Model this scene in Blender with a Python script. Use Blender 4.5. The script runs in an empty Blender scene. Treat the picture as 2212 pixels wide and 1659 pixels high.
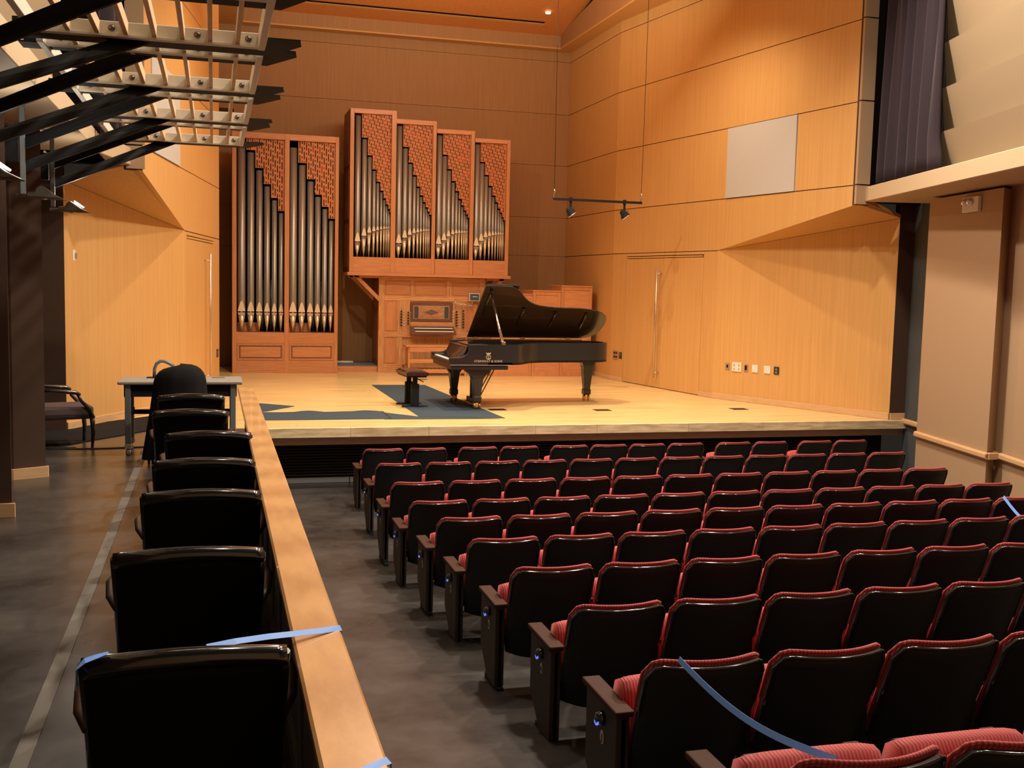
import bpy, bmesh, math, random
from mathutils import Vector, Matrix
random.seed(4)
PI = math.pi
S = bpy.context.scene
COL = S.collection

# ------------------------------------------------------------------ camera
YAW, PIT, ROL = [math.radians(v) for v in (15.6664, 5.3439, 1.3642)]
fwd = Vector((math.sin(YAW)*math.cos(PIT), math.cos(YAW)*math.cos(PIT), -math.sin(PIT)))
rt = Vector((math.cos(YAW), -math.sin(YAW), 0))
up = rt.cross(fwd)
r2 = rt*math.cos(ROL) + up*math.sin(ROL)
u2 = -rt*math.sin(ROL) + up*math.cos(ROL)
cam = bpy.data.objects.new('camera', bpy.data.cameras.new('camera'))
COL.objects.link(cam)
cam.matrix_world = Matrix(((r2.x, u2.x, -fwd.x, 0.0), (r2.y, u2.y, -fwd.y, 0.0), (r2.z, u2.z, -fwd.z, 1.93), (0, 0, 0, 1)))
cam.data.sensor_fit = 'HORIZONTAL'
cam.data.sensor_width = 36.0
cam.data.lens = 36.0*2305.8/2212.0
cam.data.clip_start = 0.05
cam.data.clip_end = 200
S.camera = cam

# ------------------------------------------------------------------ world, lights, exposure
w = bpy.data.worlds.new('world'); S.world = w
w.use_nodes = True
w.node_tree.nodes['Background'].inputs[0].default_value = (1.0, 0.8, 0.6, 1)
w.node_tree.nodes['Background'].inputs[1].default_value = 0.02
S.view_settings.view_transform = 'Standard'
S.view_settings.look = 'None'
S.view_settings.gamma = 1
S.view_settings.use_curve_mapping = False
S.view_settings.exposure = 0.0

def spot(name, loc, tgt, power, color, size_deg, blend=0.6, radius=0.06):
    l = bpy.data.lights.new(name, 'SPOT')
    l.energy = power; l.color = color; l.spot_size = math.radians(size_deg); l.spot_blend = blend
    l.shadow_soft_size = radius
    o = bpy.data.objects.new(name, l); COL.objects.link(o)
    o.location = loc
    d = Vector(tgt) - Vector(loc)
    o.rotation_euler = d.to_track_quat('-Z', 'Y').to_euler()
    return o
def area(name, loc, tgt, power, color, sx, sy):
    l = bpy.data.lights.new(name, 'AREA'); l.shape = 'RECTANGLE'
    l.energy = power; l.color = color; l.size = sx; l.size_y = sy
    o = bpy.data.objects.new(name, l); COL.objects.link(o)
    o.location = loc
    d = Vector(tgt) - Vector(loc)
    o.rotation_euler = d.to_track_quat('-Z', 'Y').to_euler()
    return o
WARM = (1.0, 0.83, 0.60)
NEUT = (1.0, 0.86, 0.70)
for x in (1.3, 6.9):
    spot('stage_downlight', (x, 15.6, 7.1), (4.1+(x-4.1)*0.55, 16.8, 0), 700, WARM, 150, 1.0)
spot('stage_downlight', (4.1, 16.4, 7.3), (4.4, 16.8, 0), 1350, WARM, 84, 0.8)
spot('stage_downlight', (3.0, 18.8, 7.3), (3.2, 19.4, 0), 440, WARM, 110, 0.8)
area('stage_ceiling_fill', (4.1, 17.0, 6.7), (4.1, 18.5, 9), 300, WARM, 4.0, 3.0)  # added upward area light, no fixture, brightens the stage ceiling
# unseen overhead lights for the seats, key pair set forward near the stage
for x, y, p in ((6.2, 11.6, 620), (3.2, 11.8, 520), (1.3, 5.6, 120), (7.0, 6.0, 260)):
    area('hall_overhead', (x, y, 7.6), (x*0.55+0.9, y-5.0, 0), p, NEUT, 0.35, 0.35)
area('hall_overhead', (4.2, 6.6, 8.2), (4.2, 6.6, 0), 420, NEUT, 0.4, 0.4)  # extra unseen light straight above, added to brighten the seat tops
area('rail_fill', (1.5, 7.5, 6.8), (0.3, 7.0, 0.8), 50, WARM, 0.3, 5.0)  # added strip of light without a fixture, lifts the railing cap
area('hall_wall_fill', (6.2, 9.0, 7.6), (9.2, 10.8, 3.9), 34, (1.0, 0.80, 0.56), 0.5, 2.5)  # added fill to brighten the right hall wall, no fixture there
area('hall_wall_fill', (1.4, 8.5, 7.6), (-1.4, 10.0, 3.8), 14, (1.0, 0.82, 0.60), 0.5, 3.0)  # same added fill for the left hall side

# ------------------------------------------------------------------ helpers
def setp(o, label=None, cat=None, group=None, kind=None):
    if label: o['label'] = label
    if cat: o['category'] = cat
    if group: o['group'] = group
    if kind: o['kind'] = kind
    return o
def empty(name, loc=(0, 0, 0), rz=0.0, label=None, cat=None, group=None):
    o = bpy.data.objects.new(name, None); COL.objects.link(o)
    o.location = loc; o.rotation_euler = (0, 0, rz); o.empty_display_size = 0.1
    return setp(o, label, cat, group)
def kids(o, cache={}):
    return [c for c in bpy.data.objects if c.parent == o]
def copy_tree(root, loc=None, rz=None, label=None, skip=()):
    """copy a thing with its parts and sub-parts, meshes shared"""
    r = root.copy(); COL.objects.link(r)
    if loc is not None: r.location = loc
    if rz is not None: r.rotation_euler = (0, 0, rz)
    if label: r['label'] = label
    for c in root.children:
        if any(c.name.split('.')[0] == s for s in skip): continue
        cc = c.copy(); COL.objects.link(cc); cc.parent = r
        for g in c.children:
            gg = g.copy(); COL.objects.link(gg); gg.parent = cc
    return r

class MB:
    def __init__(s): s.v = []; s.f = []; s.sm = []
    def add(s, vs, fs, smooth=False, M=None):
        n = len(s.v)
        for p in vs:
            p = Vector(p)
            if M is not None: p = M @ p
            s.v.append(p)
        for f in fs:
            s.f.append([i+n for i in f]); s.sm.append(smooth)
        return s
    def box(s, x0, x1, y0, y1, z0, z1, M=None):
        vs = [(x0,y0,z0),(x1,y0,z0),(x1,y1,z0),(x0,y1,z0),(x0,y0,z1),(x1,y0,z1),(x1,y1,z1),(x0,y1,z1)]
        return s.add(vs, [(0,3,2,1),(4,5,6,7),(0,1,5,4),(1,2,6,5),(2,3,7,6),(3,0,4,7)], False, M)
    def ext(s, pts, off, smooth=False, M=None):
        """polygon pts (3D) extruded by vector off"""
        pts = [Vector(p) for p in pts]; off = Vector(off); n = len(pts)
        nrm = Vector((0,0,0))
        for i in range(n):
            a, b = pts[i], pts[(i+1) % n]; nrm += a.cross(b)
        if nrm.dot(off) > 0: pts = pts[::-1]
        vs = pts + [p+off for p in pts]
        fs = [list(range(n)), list(range(2*n-1, n-1, -1))]
        s.add(vs, fs, False, M)
        n0 = len(s.v)-2*n
        for i in range(n):
            j = (i+1) % n
            s.f.append([n0+j, n0+i, n0+i+n, n0+j+n]); s.sm.append(smooth)
        return s
    def tube(s, path, r, n=8, caps=True, M=None, flat=1.0):
        path = [Vector(p) for p in path]
        rs = r if isinstance(r, (list, tuple)) else [r]*len(path)
        rings = []
        prev = None
        for i, p in enumerate(path):
            t = (path[min(i+1, len(path)-1)] - path[max(i-1, 0)]).normalized()
            if prev is None:
                a = Vector((0,0,1)) if abs(t.z) < 0.9 else Vector((1,0,0))
                u = t.cross(a).normalized()
            else:
                u = (prev - t*prev.dot(t)).normalized()
            prev = u
            v = t.cross(u)
            rings.append([p + (u*math.cos(2*PI*k/n) + v*math.sin(2*PI*k/n)*flat)*rs[i] for k in range(n)])
        vs = [q for ring in rings for q in ring]; fs = []
        for i in range(len(path)-1):
            for k in range(n):
                a = i*n+k; b = i*n+(k+1) % n
                fs.append((a, b, b+n, a+n))
        s.add(vs, fs, True, M)
        if caps:
            n0 = len(s.v)-len(vs); L = (len(path)-1)*n
            s.f.append([n0+k for k in range(n)][::-1]); s.sm.append(False)
            s.f.append([n0+L+k for k in range(n)]); s.sm.append(False)
        return s
    def lathe(s, prof, n=16, M=None, c=(0,0,0), smooth=True, closed=True):
        """prof: (r,z) list around z axis at c"""
        vs = []; fs = []
        for r, z in prof:
            for k in range(n):
                a = 2*PI*k/n
                vs.append((c[0]+r*math.cos(a), c[1]+r*math.sin(a), c[2]+z))
        for i in range(len(prof)-1):
            for k in range(n):
                a = i*n+k; b = i*n+(k+1) % n
                fs.append((a, b, b+n, a+n))
        s.add(vs, fs, smooth, M)
        if closed:
            n0 = len(s.v)-len(vs); L = (len(prof)-1)*n
            s.f.append([n0+k for k in range(n)][::-1]); s.sm.append(False)
            s.f.append([n0+L+k for k in range(n)]); s.sm.append(False)
        return s
    def grid(s, fn, nu, nv, smooth=True, M=None, wrap=False):
        vs = [fn(i/nu, j/nv) for j in range(nv+1) for i in range(nu+1)]
        fs = [(j*(nu+1)+i, j*(nu+1)+i+1, (j+1)*(nu+1)+i+1, (j+1)*(nu+1)+i) for j in range(nv) for i in range(nu)]
        return s.add(vs, fs, smooth, M)
    def obj(s, name, mat, parent=None, bevel=0, seg=1, label=None, kind=None):
        me = bpy.data.meshes.new(name)
        me.from_pydata([tuple(p) for p in s.v], [], s.f)
        me.polygons.foreach_set('use_smooth', s.sm)
        me.materials.append(mat)
        me.update()
        o = bpy.data.objects.new(name, me); COL.objects.link(o)
        if parent is not None: o.parent = parent
        if bevel:
            m = o.modifiers.new('bevel', 'BEVEL'); m.width = bevel; m.segments = seg; m.limit_method = 'ANGLE'; m.angle_limit = 0.7
        setp(o, label, None, None, kind)
        return o
def text_obj(body, size, depth, mat, parent, name, M, align='CENTER'):
    cu = bpy.data.curves.new(name, 'FONT'); cu.body = body; cu.size = size; cu.extrude = depth; cu.align_x = align; cu.align_y = 'CENTER'
    cu.resolution_u = 3
    t = bpy.data.objects.new('tmp', cu); COL.objects.link(t)
    dg = bpy.context.evaluated_depsgraph_get()
    me = bpy.data.meshes.new_from_object(t.evaluated_get(dg))
    bpy.data.objects.remove(t)
    me.transform(M); me.materials.clear(); me.materials.append(mat); me.name = name
    o = bpy.data.objects.new(name, me); COL.objects.link(o); o.parent = parent
    return o

# ------------------------------------------------------------------ materials
def nt(name):
    m = bpy.data.materials.new(name); m.use_nodes = True
    t = m.node_tree; b = t.nodes['Principled BSDF']
    return m, t, b
def plain(name, col, rough=0.5, metal=0.0, spec=0.5, coat=0.0, sheen=0.0, emit=None, es=0, flat=False):
    m, t, b = nt(name)
    b.inputs['Base Color'].default_value = (*col, 1); b.inputs['Roughness'].default_value = rough
    b.inputs['Metallic'].default_value = metal; b.inputs['Specular IOR Level'].default_value = spec
    b.inputs['Coat Weight'].default_value = coat
    if sheen: b.inputs['Sheen Weight'].default_value = sheen
    if emit: b.inputs['Emission Color'].default_value = (*emit, 1); b.inputs['Emission Strength'].default_value = es
    if flat: return m
    # faint procedural unevenness
    n = t.nodes.new('ShaderNodeTexNoise'); n.inputs['Scale'].default_value = 9; n.inputs['Detail'].default_value = 4
    tc = t.nodes.new('ShaderNodeTexCoord'); t.links.new(tc.outputs['Object'], n.inputs['Vector'])
    mr = t.nodes.new('ShaderNodeMapRange'); mr.inputs[3].default_value = max(0.02, rough-0.05); mr.inputs[4].default_value = min(1, rough+0.06)
    t.links.new(n.outputs['Fac'], mr.inputs[0]); t.links.new(mr.outputs[0], b.inputs['Roughness'])
    return m
def wood(name, c0, c1, scale=(10, 10, 0.6), rough=0.45, spec=0.4, coat=0.0, var=0.05, det=6, lo=0.3, hi=0.7, bump=0.0, wave=None):
    m, t, b = nt(name)
    tc = t.nodes.new('ShaderNodeTexCoord'); mp = t.nodes.new('ShaderNodeMapping')
    mp.inputs['Scale'].default_value = scale
    t.links.new(tc.outputs['Object'], mp.inputs['Vector'])
    n = t.nodes.new('ShaderNodeTexNoise'); n.inputs['Scale'].default_value = 3; n.inputs['Detail'].default_value = det; n.inputs['Roughness'].default_value = 0.6
    t.links.new(mp.outputs[0], n.inputs['Vector'])
    src = n.outputs['Fac']
    if wave:
        wv = t.nodes.new('ShaderNodeTexWave'); wv.bands_direction = wave[0]; wv.inputs['Scale'].default_value = wave[1]
        wv.inputs['Distortion'].default_value = wave[2]; wv.inputs['Detail'].default_value = 2
        t.links.new(mp.outputs[0], wv.inputs['Vector'])
        mx = t.nodes.new('ShaderNodeMix'); mx.inputs[0].default_value = 0.28
        t.links.new(n.outputs['Fac'], mx.inputs[2]); t.links.new(wv.outputs['Fac'], mx.inputs[3]); src = mx.outputs[0]
    cr = t.nodes.new('ShaderNodeValToRGB')
    cr.color_ramp.elements[0].position = lo; cr.color_ramp.elements[0].color = (*c0, 1)
    cr.color_ramp.elements[1].position = hi; cr.color_ramp.elements[1].color = (*c1, 1)
    t.links.new(src, cr.inputs[0])
    oi = t.nodes.new('ShaderNodeObjectInfo'); mr = t.nodes.new('ShaderNodeMapRange')
    mr.inputs[3].default_value = 1-var; mr.inputs[4].default_value = 1+var
    t.links.new(oi.outputs['Random'], mr.inputs[0])
    hs = t.nodes.new('ShaderNodeHueSaturation'); t.links.new(cr.outputs[0], hs.inputs['Color']); t.links.new(mr.outputs[0], hs.inputs['Value'])
    t.links.new(hs.outputs[0], b.inputs['Base Color'])
    b.inputs['Roughness'].default_value = rough; b.inputs['Specular IOR Level'].default_value = spec; b.inputs['Coat Weight'].default_value = coat
    if bump:
        bp = t.nodes.new('ShaderNodeBump'); bp.inputs['Strength'].default_value = bump; bp.inputs['Distance'].default_value = 0.003
        t.links.new(src, bp.inputs['Height']); t.links.new(bp.outputs[0], b.inputs['Normal'])
    return m
M = {}
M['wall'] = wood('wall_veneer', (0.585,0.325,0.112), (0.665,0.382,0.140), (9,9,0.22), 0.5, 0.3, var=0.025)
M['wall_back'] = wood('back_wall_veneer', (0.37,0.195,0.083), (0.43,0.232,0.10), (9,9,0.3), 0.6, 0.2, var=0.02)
M['gap'] = plain('joint_shadow', (0.05,0.025,0.012), 0.9)
M['baseb'] = wood('baseboard_wood', (0.56,0.34,0.17), (0.66,0.42,0.22), (1.5,1.5,14), 0.45, 0.4)
M['stage'] = wood('stage_maple', (0.55,0.35,0.13), (0.88,0.66,0.31), (0.22,5,5), 0.30, 0.5, coat=0.15, var=0.0, lo=0.3, hi=0.68)
M['lip'] = wood('stage_edge_maple', (0.50,0.37,0.20), (0.80,0.66,0.42), (1.1,8,9), 0.4, 0.4, var=0.08, lo=0.32, hi=0.62)
M['lipdark'] = wood('apron_board', (0.36,0.24,0.17), (0.46,0.31,0.22), (2,10,10), 0.5)
M['rail'] = wood('rail_maple', (0.47,0.235,0.085), (0.62,0.34,0.135), (6,1.6,6), 0.33, 0.5, coat=0.25, var=0.04, lo=0.3, hi=0.66, wave=('Y', 0.35, 3.0))
M['organ'] = wood('organ_fir', (0.50,0.205,0.082), (0.64,0.285,0.122), (11,11,0.8), 0.42, 0.4, coat=0.1, var=0.05)
M['organh'] = wood('organ_fir_horizontal', (0.50,0.205,0.082), (0.66,0.295,0.128), (0.8,11,11), 0.42, 0.4, coat=0.1, var=0.05)
M['oak'] = wood('organ_oak', (0.48,0.21,0.08), (0.70,0.38,0.17), (9,9,1.2), 0.42, 0.4, coat=0.1, var=0.04, lo=0.35, hi=0.6, wave=('X', 1.0, 9.0))
M['oakh'] = wood('organ_oak_horizontal', (0.48,0.21,0.08), (0.70,0.38,0.17), (1.2,9,9), 0.42, 0.4, coat=0.1, var=0.04, lo=0.35, hi=0.6, wave=('Z', 1.0, 9.0))
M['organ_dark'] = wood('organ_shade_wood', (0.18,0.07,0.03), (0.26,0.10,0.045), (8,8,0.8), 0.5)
M['screen'] = wood('organ_screen', (0.52,0.17,0.05), (0.64,0.24,0.08), (4,4,4), 0.5, var=0.02)
M['slot'] = plain('slot_dark', (0.03,0.008,0.005), 0.8)
M['slotred'] = plain('slot_red', (0.32,0.012,0.012), 0.7)
M['walnut'] = wood('walnut', (0.13,0.05,0.035), (0.20,0.085,0.055), (1.2,9,9), 0.35, 0.5, coat=0.2)
M['burl'] = wood('burl', (0.30,0.13,0.05), (0.56,0.30,0.13), (6,6,14), 0.35, 0.5, coat=0.3)
M['pipe'] = plain('pipe_metal', (0.36,0.325,0.285), 0.36, 0.55, flat=True)
M['pipe_light'] = plain('pipe_mouth_metal', (0.88,0.74,0.54), 0.35, 0.25, flat=True)
M['pipe_foot'] = plain('pipe_foot_metal', (0.74,0.58,0.38), 0.3, 0.45, flat=True)
M['kick'] = plain('kick_plate_grey', (0.38,0.41,0.44), 0.35, 0.3)
M['pipe_dark'] = plain('pipe_shadow_metal', (0.10,0.12,0.11), 0.4, 0.7)
M['black'] = plain('matte_black', (0.040,0.039,0.038), 0.65, 0, 0.3)
M['void'] = plain('case_interior', (0.012,0.010,0.009), 0.9, 0, 0.1)
M['piano'] = plain('ebonised_satin', (0.015,0.016,0.018), 0.38, 0, 0.4, coat=0.2)
M['pianolid'] = plain('ebonised_lid', (0.018,0.014,0.012), 0.24, 0, 0.5, coat=0.4)
M['ivory'] = plain('white_key', (0.85,0.85,0.82), 0.25, 0, 0.5)
M['brass'] = plain('brass', (0.85,0.55,0.22), 0.22, 1.0)
M['gold'] = plain('gold_leaf', (0.90,0.78,0.52), 0.35, 0.5)
M['plate'] = plain('piano_iron_plate', (0.50,0.22,0.08), 0.35, 0.6)
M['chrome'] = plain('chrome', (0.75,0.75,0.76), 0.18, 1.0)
M['steel'] = plain('brushed_steel', (0.62,0.58,0.52), 0.35, 0.9)
M['grey'] = plain('grey_paint', (0.16,0.18,0.19), 0.5)
M['tabletop'] = plain('grey_laminate', (0.30,0.28,0.25), 0.4)
M['felt'] = plain('blue_grey_runner', (0.040,0.060,0.082), 0.85, 0, 0.2)
M['blackfelt'] = plain('black_cloth_floor', (0.016,0.015,0.016), 0.9, 0, 0.1)
M['cloth'] = plain('black_cloth', (0.008,0.008,0.008), 0.9, 0, 0.15)
M['shell'] = plain('seat_shell', (0.011,0.011,0.012), 0.62, 0, 0.35)
M['gloss'] = plain('gloss_black', (0.012,0.012,0.013), 0.14, 0, 0.6, coat=0.6)
M['endpanel'] = plain('bronze_laminate', (0.045,0.033,0.026), 0.6, 0, 0.2)
M['armcap'] = plain('brown_arm_wood', (0.052,0.021,0.012), 0.7, 0, 0.1, coat=0.0)
M['armwood'] = plain('dark_arm_wood', (0.040,0.019,0.011), 0.4, 0, 0.4)
M['badge'] = plain('brass_badge', (0.52,0.42,0.27), 0.4, 0.4)
M['glow'] = plain('blue_glow', (0.1,0.15,0.8), 0.3, emit=(0.10,0.18,1.0), es=1.3)
M['tape'] = plain('blue_painter_tape', (0.18,0.40,1.0), 0.6)
M['chair'] = plain('chair_mesh', (0.009,0.009,0.009), 0.8, 0, 0.15)
M['tan'] = plain('tan_wall_paint', (0.42,0.28,0.165), 0.8, 0, 0.2)
M['slate'] = plain('slate_wall', (0.075,0.080,0.085), 0.85, 0, 0.2)
M['cream'] = plain('cream_panel', (0.30,0.225,0.14), 0.7, 0, 0.25)
M['ledge'] = plain('cream_ledge', (0.50,0.375,0.235), 0.65, 0, 0.3)
M['brownwall'] = plain('brown_column', (0.070,0.040,0.027), 0.85, 0, 0.2)
M['whitepanel'] = plain('white_acoustic_fabric', (0.52,0.50,0.48), 0.9, 0, 0.1)
M['curtain'] = plain('aubergine_velvet', (0.030,0.020,0.027), 0.8, 0, 0.15, sheen=0.15)
M['ceil'] = wood('ceiling_wood', (0.60,0.235,0.065), (0.68,0.28,0.085), (5,5,5), 0.6, 0.2, var=0.0)
M['ceilhall'] = plain('hall_ceiling', (0.08,0.07,0.06), 0.9)
M['white'] = plain('white_plastic', (0.75,0.73,0.68), 0.4)
M['boltmetal'] = plain('dark_bolt', (0.16,0.14,0.12), 0.25, 0.9)
M['darkmetal'] = plain('black_steel', (0.013,0.014,0.016), 0.75, 0.0, 0.2)
M['slat'] = wood('slat_birch', (0.50,0.33,0.18), (0.66,0.46,0.27), (9,0.6,9), 0.5, var=0.05)
M['frame'] = plain('cream_frame', (0.62,0.58,0.48), 0.5)
M['fixture'] = plain('bronze_fixture', (0.10,0.08,0.06), 0.5, 0.3)
M['lampglow'] = plain('lamp_glow', (1,1,1), 0.4, emit=(1.0,0.96,0.88), es=14)
M['mauve'] = plain('mauve_upholstery', (0.085,0.055,0.055), 0.85)
M['darkwood'] = plain('dark_chair_wood', (0.020,0.012,0.009), 0.3, 0, 0.5, coat=0.4)
M['screenblue'] = plain('blue_touch_screen', (0.02,0.05,0.4), 0.2, emit=(0.02,0.10,0.75), es=1.0)
M['tab'] = plain('tablet_screen', (0.03,0.04,0.03), 0.15, emit=(0.10,0.13,0.10), es=0.25)
M['wallgrey'] = plain('parapet_grey_green', (0.12,0.135,0.12), 0.6)
M['strip'] = plain('worn_metal_strip', (0.17,0.16,0.14), 0.5, 0.3)
M['dotwhite'] = plain('lit_ceiling_dot', (1,0.9,0.7), 0.4, emit=(1.0,0.85,0.55), es=2.0)

def concrete():
    m, t, b = nt('polished_dark_concrete')
    tc = t.nodes.new('ShaderNodeTexCoord')
    n = t.nodes.new('ShaderNodeTexNoise'); n.inputs['Scale'].default_value = 1.3; n.inputs['Detail'].default_value = 8; n.inputs['Roughness'].default_value = 0.62
    t.links.new(tc.outputs['Object'], n.inputs['Vector'])
    cr = t.nodes.new('ShaderNodeValToRGB'); e = cr.color_ramp.elements
    e[0].position = 0.30; e[0].color = (0.022,0.019,0.018,1); e[1].position = 0.72; e[1].color = (0.082,0.072,0.066,1)
    t.links.new(n.outputs['Fac'], cr.inputs[0])
    n2 = t.nodes.new('ShaderNodeTexNoise'); n2.inputs['Scale'].default_value = 14; n2.inputs['Detail'].default_value = 5
    t.links.new(tc.outputs['Object'], n2.inputs['Vector'])
    mx = t.nodes.new('ShaderNodeMix'); mx.data_type = 'RGBA'; mx.blend_type = 'OVERLAY'; mx.inputs[0].default_value = 0.2
    t.links.new(cr.outputs[0], mx.inputs[6]); t.links.new(n2.outputs['Fac'], mx.inputs[7]); t.links.new(mx.outputs[2], b.inputs['Base Color'])
    mr = t.nodes.new('ShaderNodeMapRange'); mr.inputs[3].default_value = 0.17; mr.inputs[4].default_value = 0.42
    t.links.new(n.outputs['Fac'], mr.inputs[0]); t.links.new(mr.outputs[0], b.inputs['Roughness'])
    return m
M['concrete'] = concrete()
def ribbed():
    m, t, b = nt('red_ribbed_fabric')
    tc = t.nodes.new('ShaderNodeTexCoord')
    sx = t.nodes.new('ShaderNodeSeparateXYZ'); t.links.new(tc.outputs['Object'], sx.inputs[0])
    mt = t.nodes.new('ShaderNodeMath'); mt.operation = 'MULTIPLY'; mt.inputs[1].default_value = 2*PI*75
    t.links.new(sx.outputs['X'], mt.inputs[0])
    sn = t.nodes.new('ShaderNodeMath'); sn.operation = 'SINE'; t.links.new(mt.outputs[0], sn.inputs[0])
    cr = t.nodes.new('ShaderNodeValToRGB'); e = cr.color_ramp.elements
    e[0].position = 0.0; e[0].color = (0.27,0.028,0.030,1); e[1].position = 0.8; e[1].color = (0.50,0.066,0.062,1)
    mr = t.nodes.new('ShaderNodeMapRange'); mr.inputs[1].default_value = -1; t.links.new(sn.outputs[0], mr.inputs[0]); t.links.new(mr.outputs[0], cr.inputs[0])
    t.links.new(cr.outputs[0], b.inputs['Base Color'])
    bp = t.nodes.new('ShaderNodeBump'); bp.inputs['Strength'].default_value = 0.6; bp.inputs['Distance'].default_value = 0.002
    t.links.new(mr.outputs[0], bp.inputs['Height']); t.links.new(bp.outputs[0], b.inputs['Normal'])
    b.inputs['Roughness'].default_value = 0.8; b.inputs['Sheen Weight'].default_value = 0.06
    return m
M['red'] = ribbed()

# ------------------------------------------------------------------ setting
def struct(o, label=None): o['kind'] = 'structure'; (o.__setitem__('label', label) if label else None); return o
MX = lambda x: 8.2 - x
def zf(y):
    d = max(0.0, 12.57-y); return -0.84 + 0.05*d + 0.0015*d*d

b = MB()
ys = [-3, 0, 1.5, 3, 4.5, 6, 7.5, 9, 10.5, 12, 12.57, 15.2]
for i in range(len(ys)-1):
    a, c = ys[i], ys[i+1]
    n = len(b.v)
    for x in (0.37, 10.6):
        b.v += [Vector((x, a, zf(a))), Vector((x, c, zf(c)))]
    b.f.append([n, n+2, n+3, n+1]); b.sm.append(False)
floor = struct(b.obj('floor', M['concrete']))
struct(MB().box(-6, 0.375, -3, 14.04, -0.9, 0.0).obj('platform_floor', M['concrete']), None)
struct(MB().box(-0.775, -0.765, -3, 12.46, 0.0, 0.006).box(-0.765, -0.715, -3, 12.46, 0.0, 0.004).box(-0.715, -0.706, -3, 12.46, 0.0, 0.006).obj('trim_1', M['strip']), 'worn metal expansion strip along the dark side floor')
struct(MB().box(-2.6, 10.22, 14.04, 24.1, -0.06, 0.0).obj('stage_floor', M['stage']))
# stage edge: maple boards above a brown apron board, black slatted grille beneath
edge = struct(MB().box(0.38, 10.22, 14.10, 14.5, -0.24, -0.061).obj('stage_edge', M['lipdark']))
x = 0.38
for L in (1.35, 1.05, 1.5, 0.9, 1.4, 1.2, 1.0, 1.45):
    x1 = min(x+L, 10.215)
    MB().box(x+0.001, x1-0.001, 13.99, 14.10, -0.13, -0.001).obj('board', M['lip'], edge, 0.004)
    x = x1
grille = struct(MB().box(0.38, 10.22, 14.62, 14.68, -0.86, -0.2).obj('stage_grille', M['void']))
for k in range(13):
    z = -0.745 + k*0.04
    MB().ext([(0.39,14.60,z), (0.39,14.575,z+0.008), (0.39,14.585,z+0.028), (0.39,14.61,z+0.02)], (9.8,0,0)).obj('slat', M['black'], grille)
for k in range(5):
    MB().box(0.4+1.4*k, 1.79+1.4*k, 14.57, 14.62, -0.84, -0.765).obj('kick_plate', M['kick'], grille, 0.004)

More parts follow.
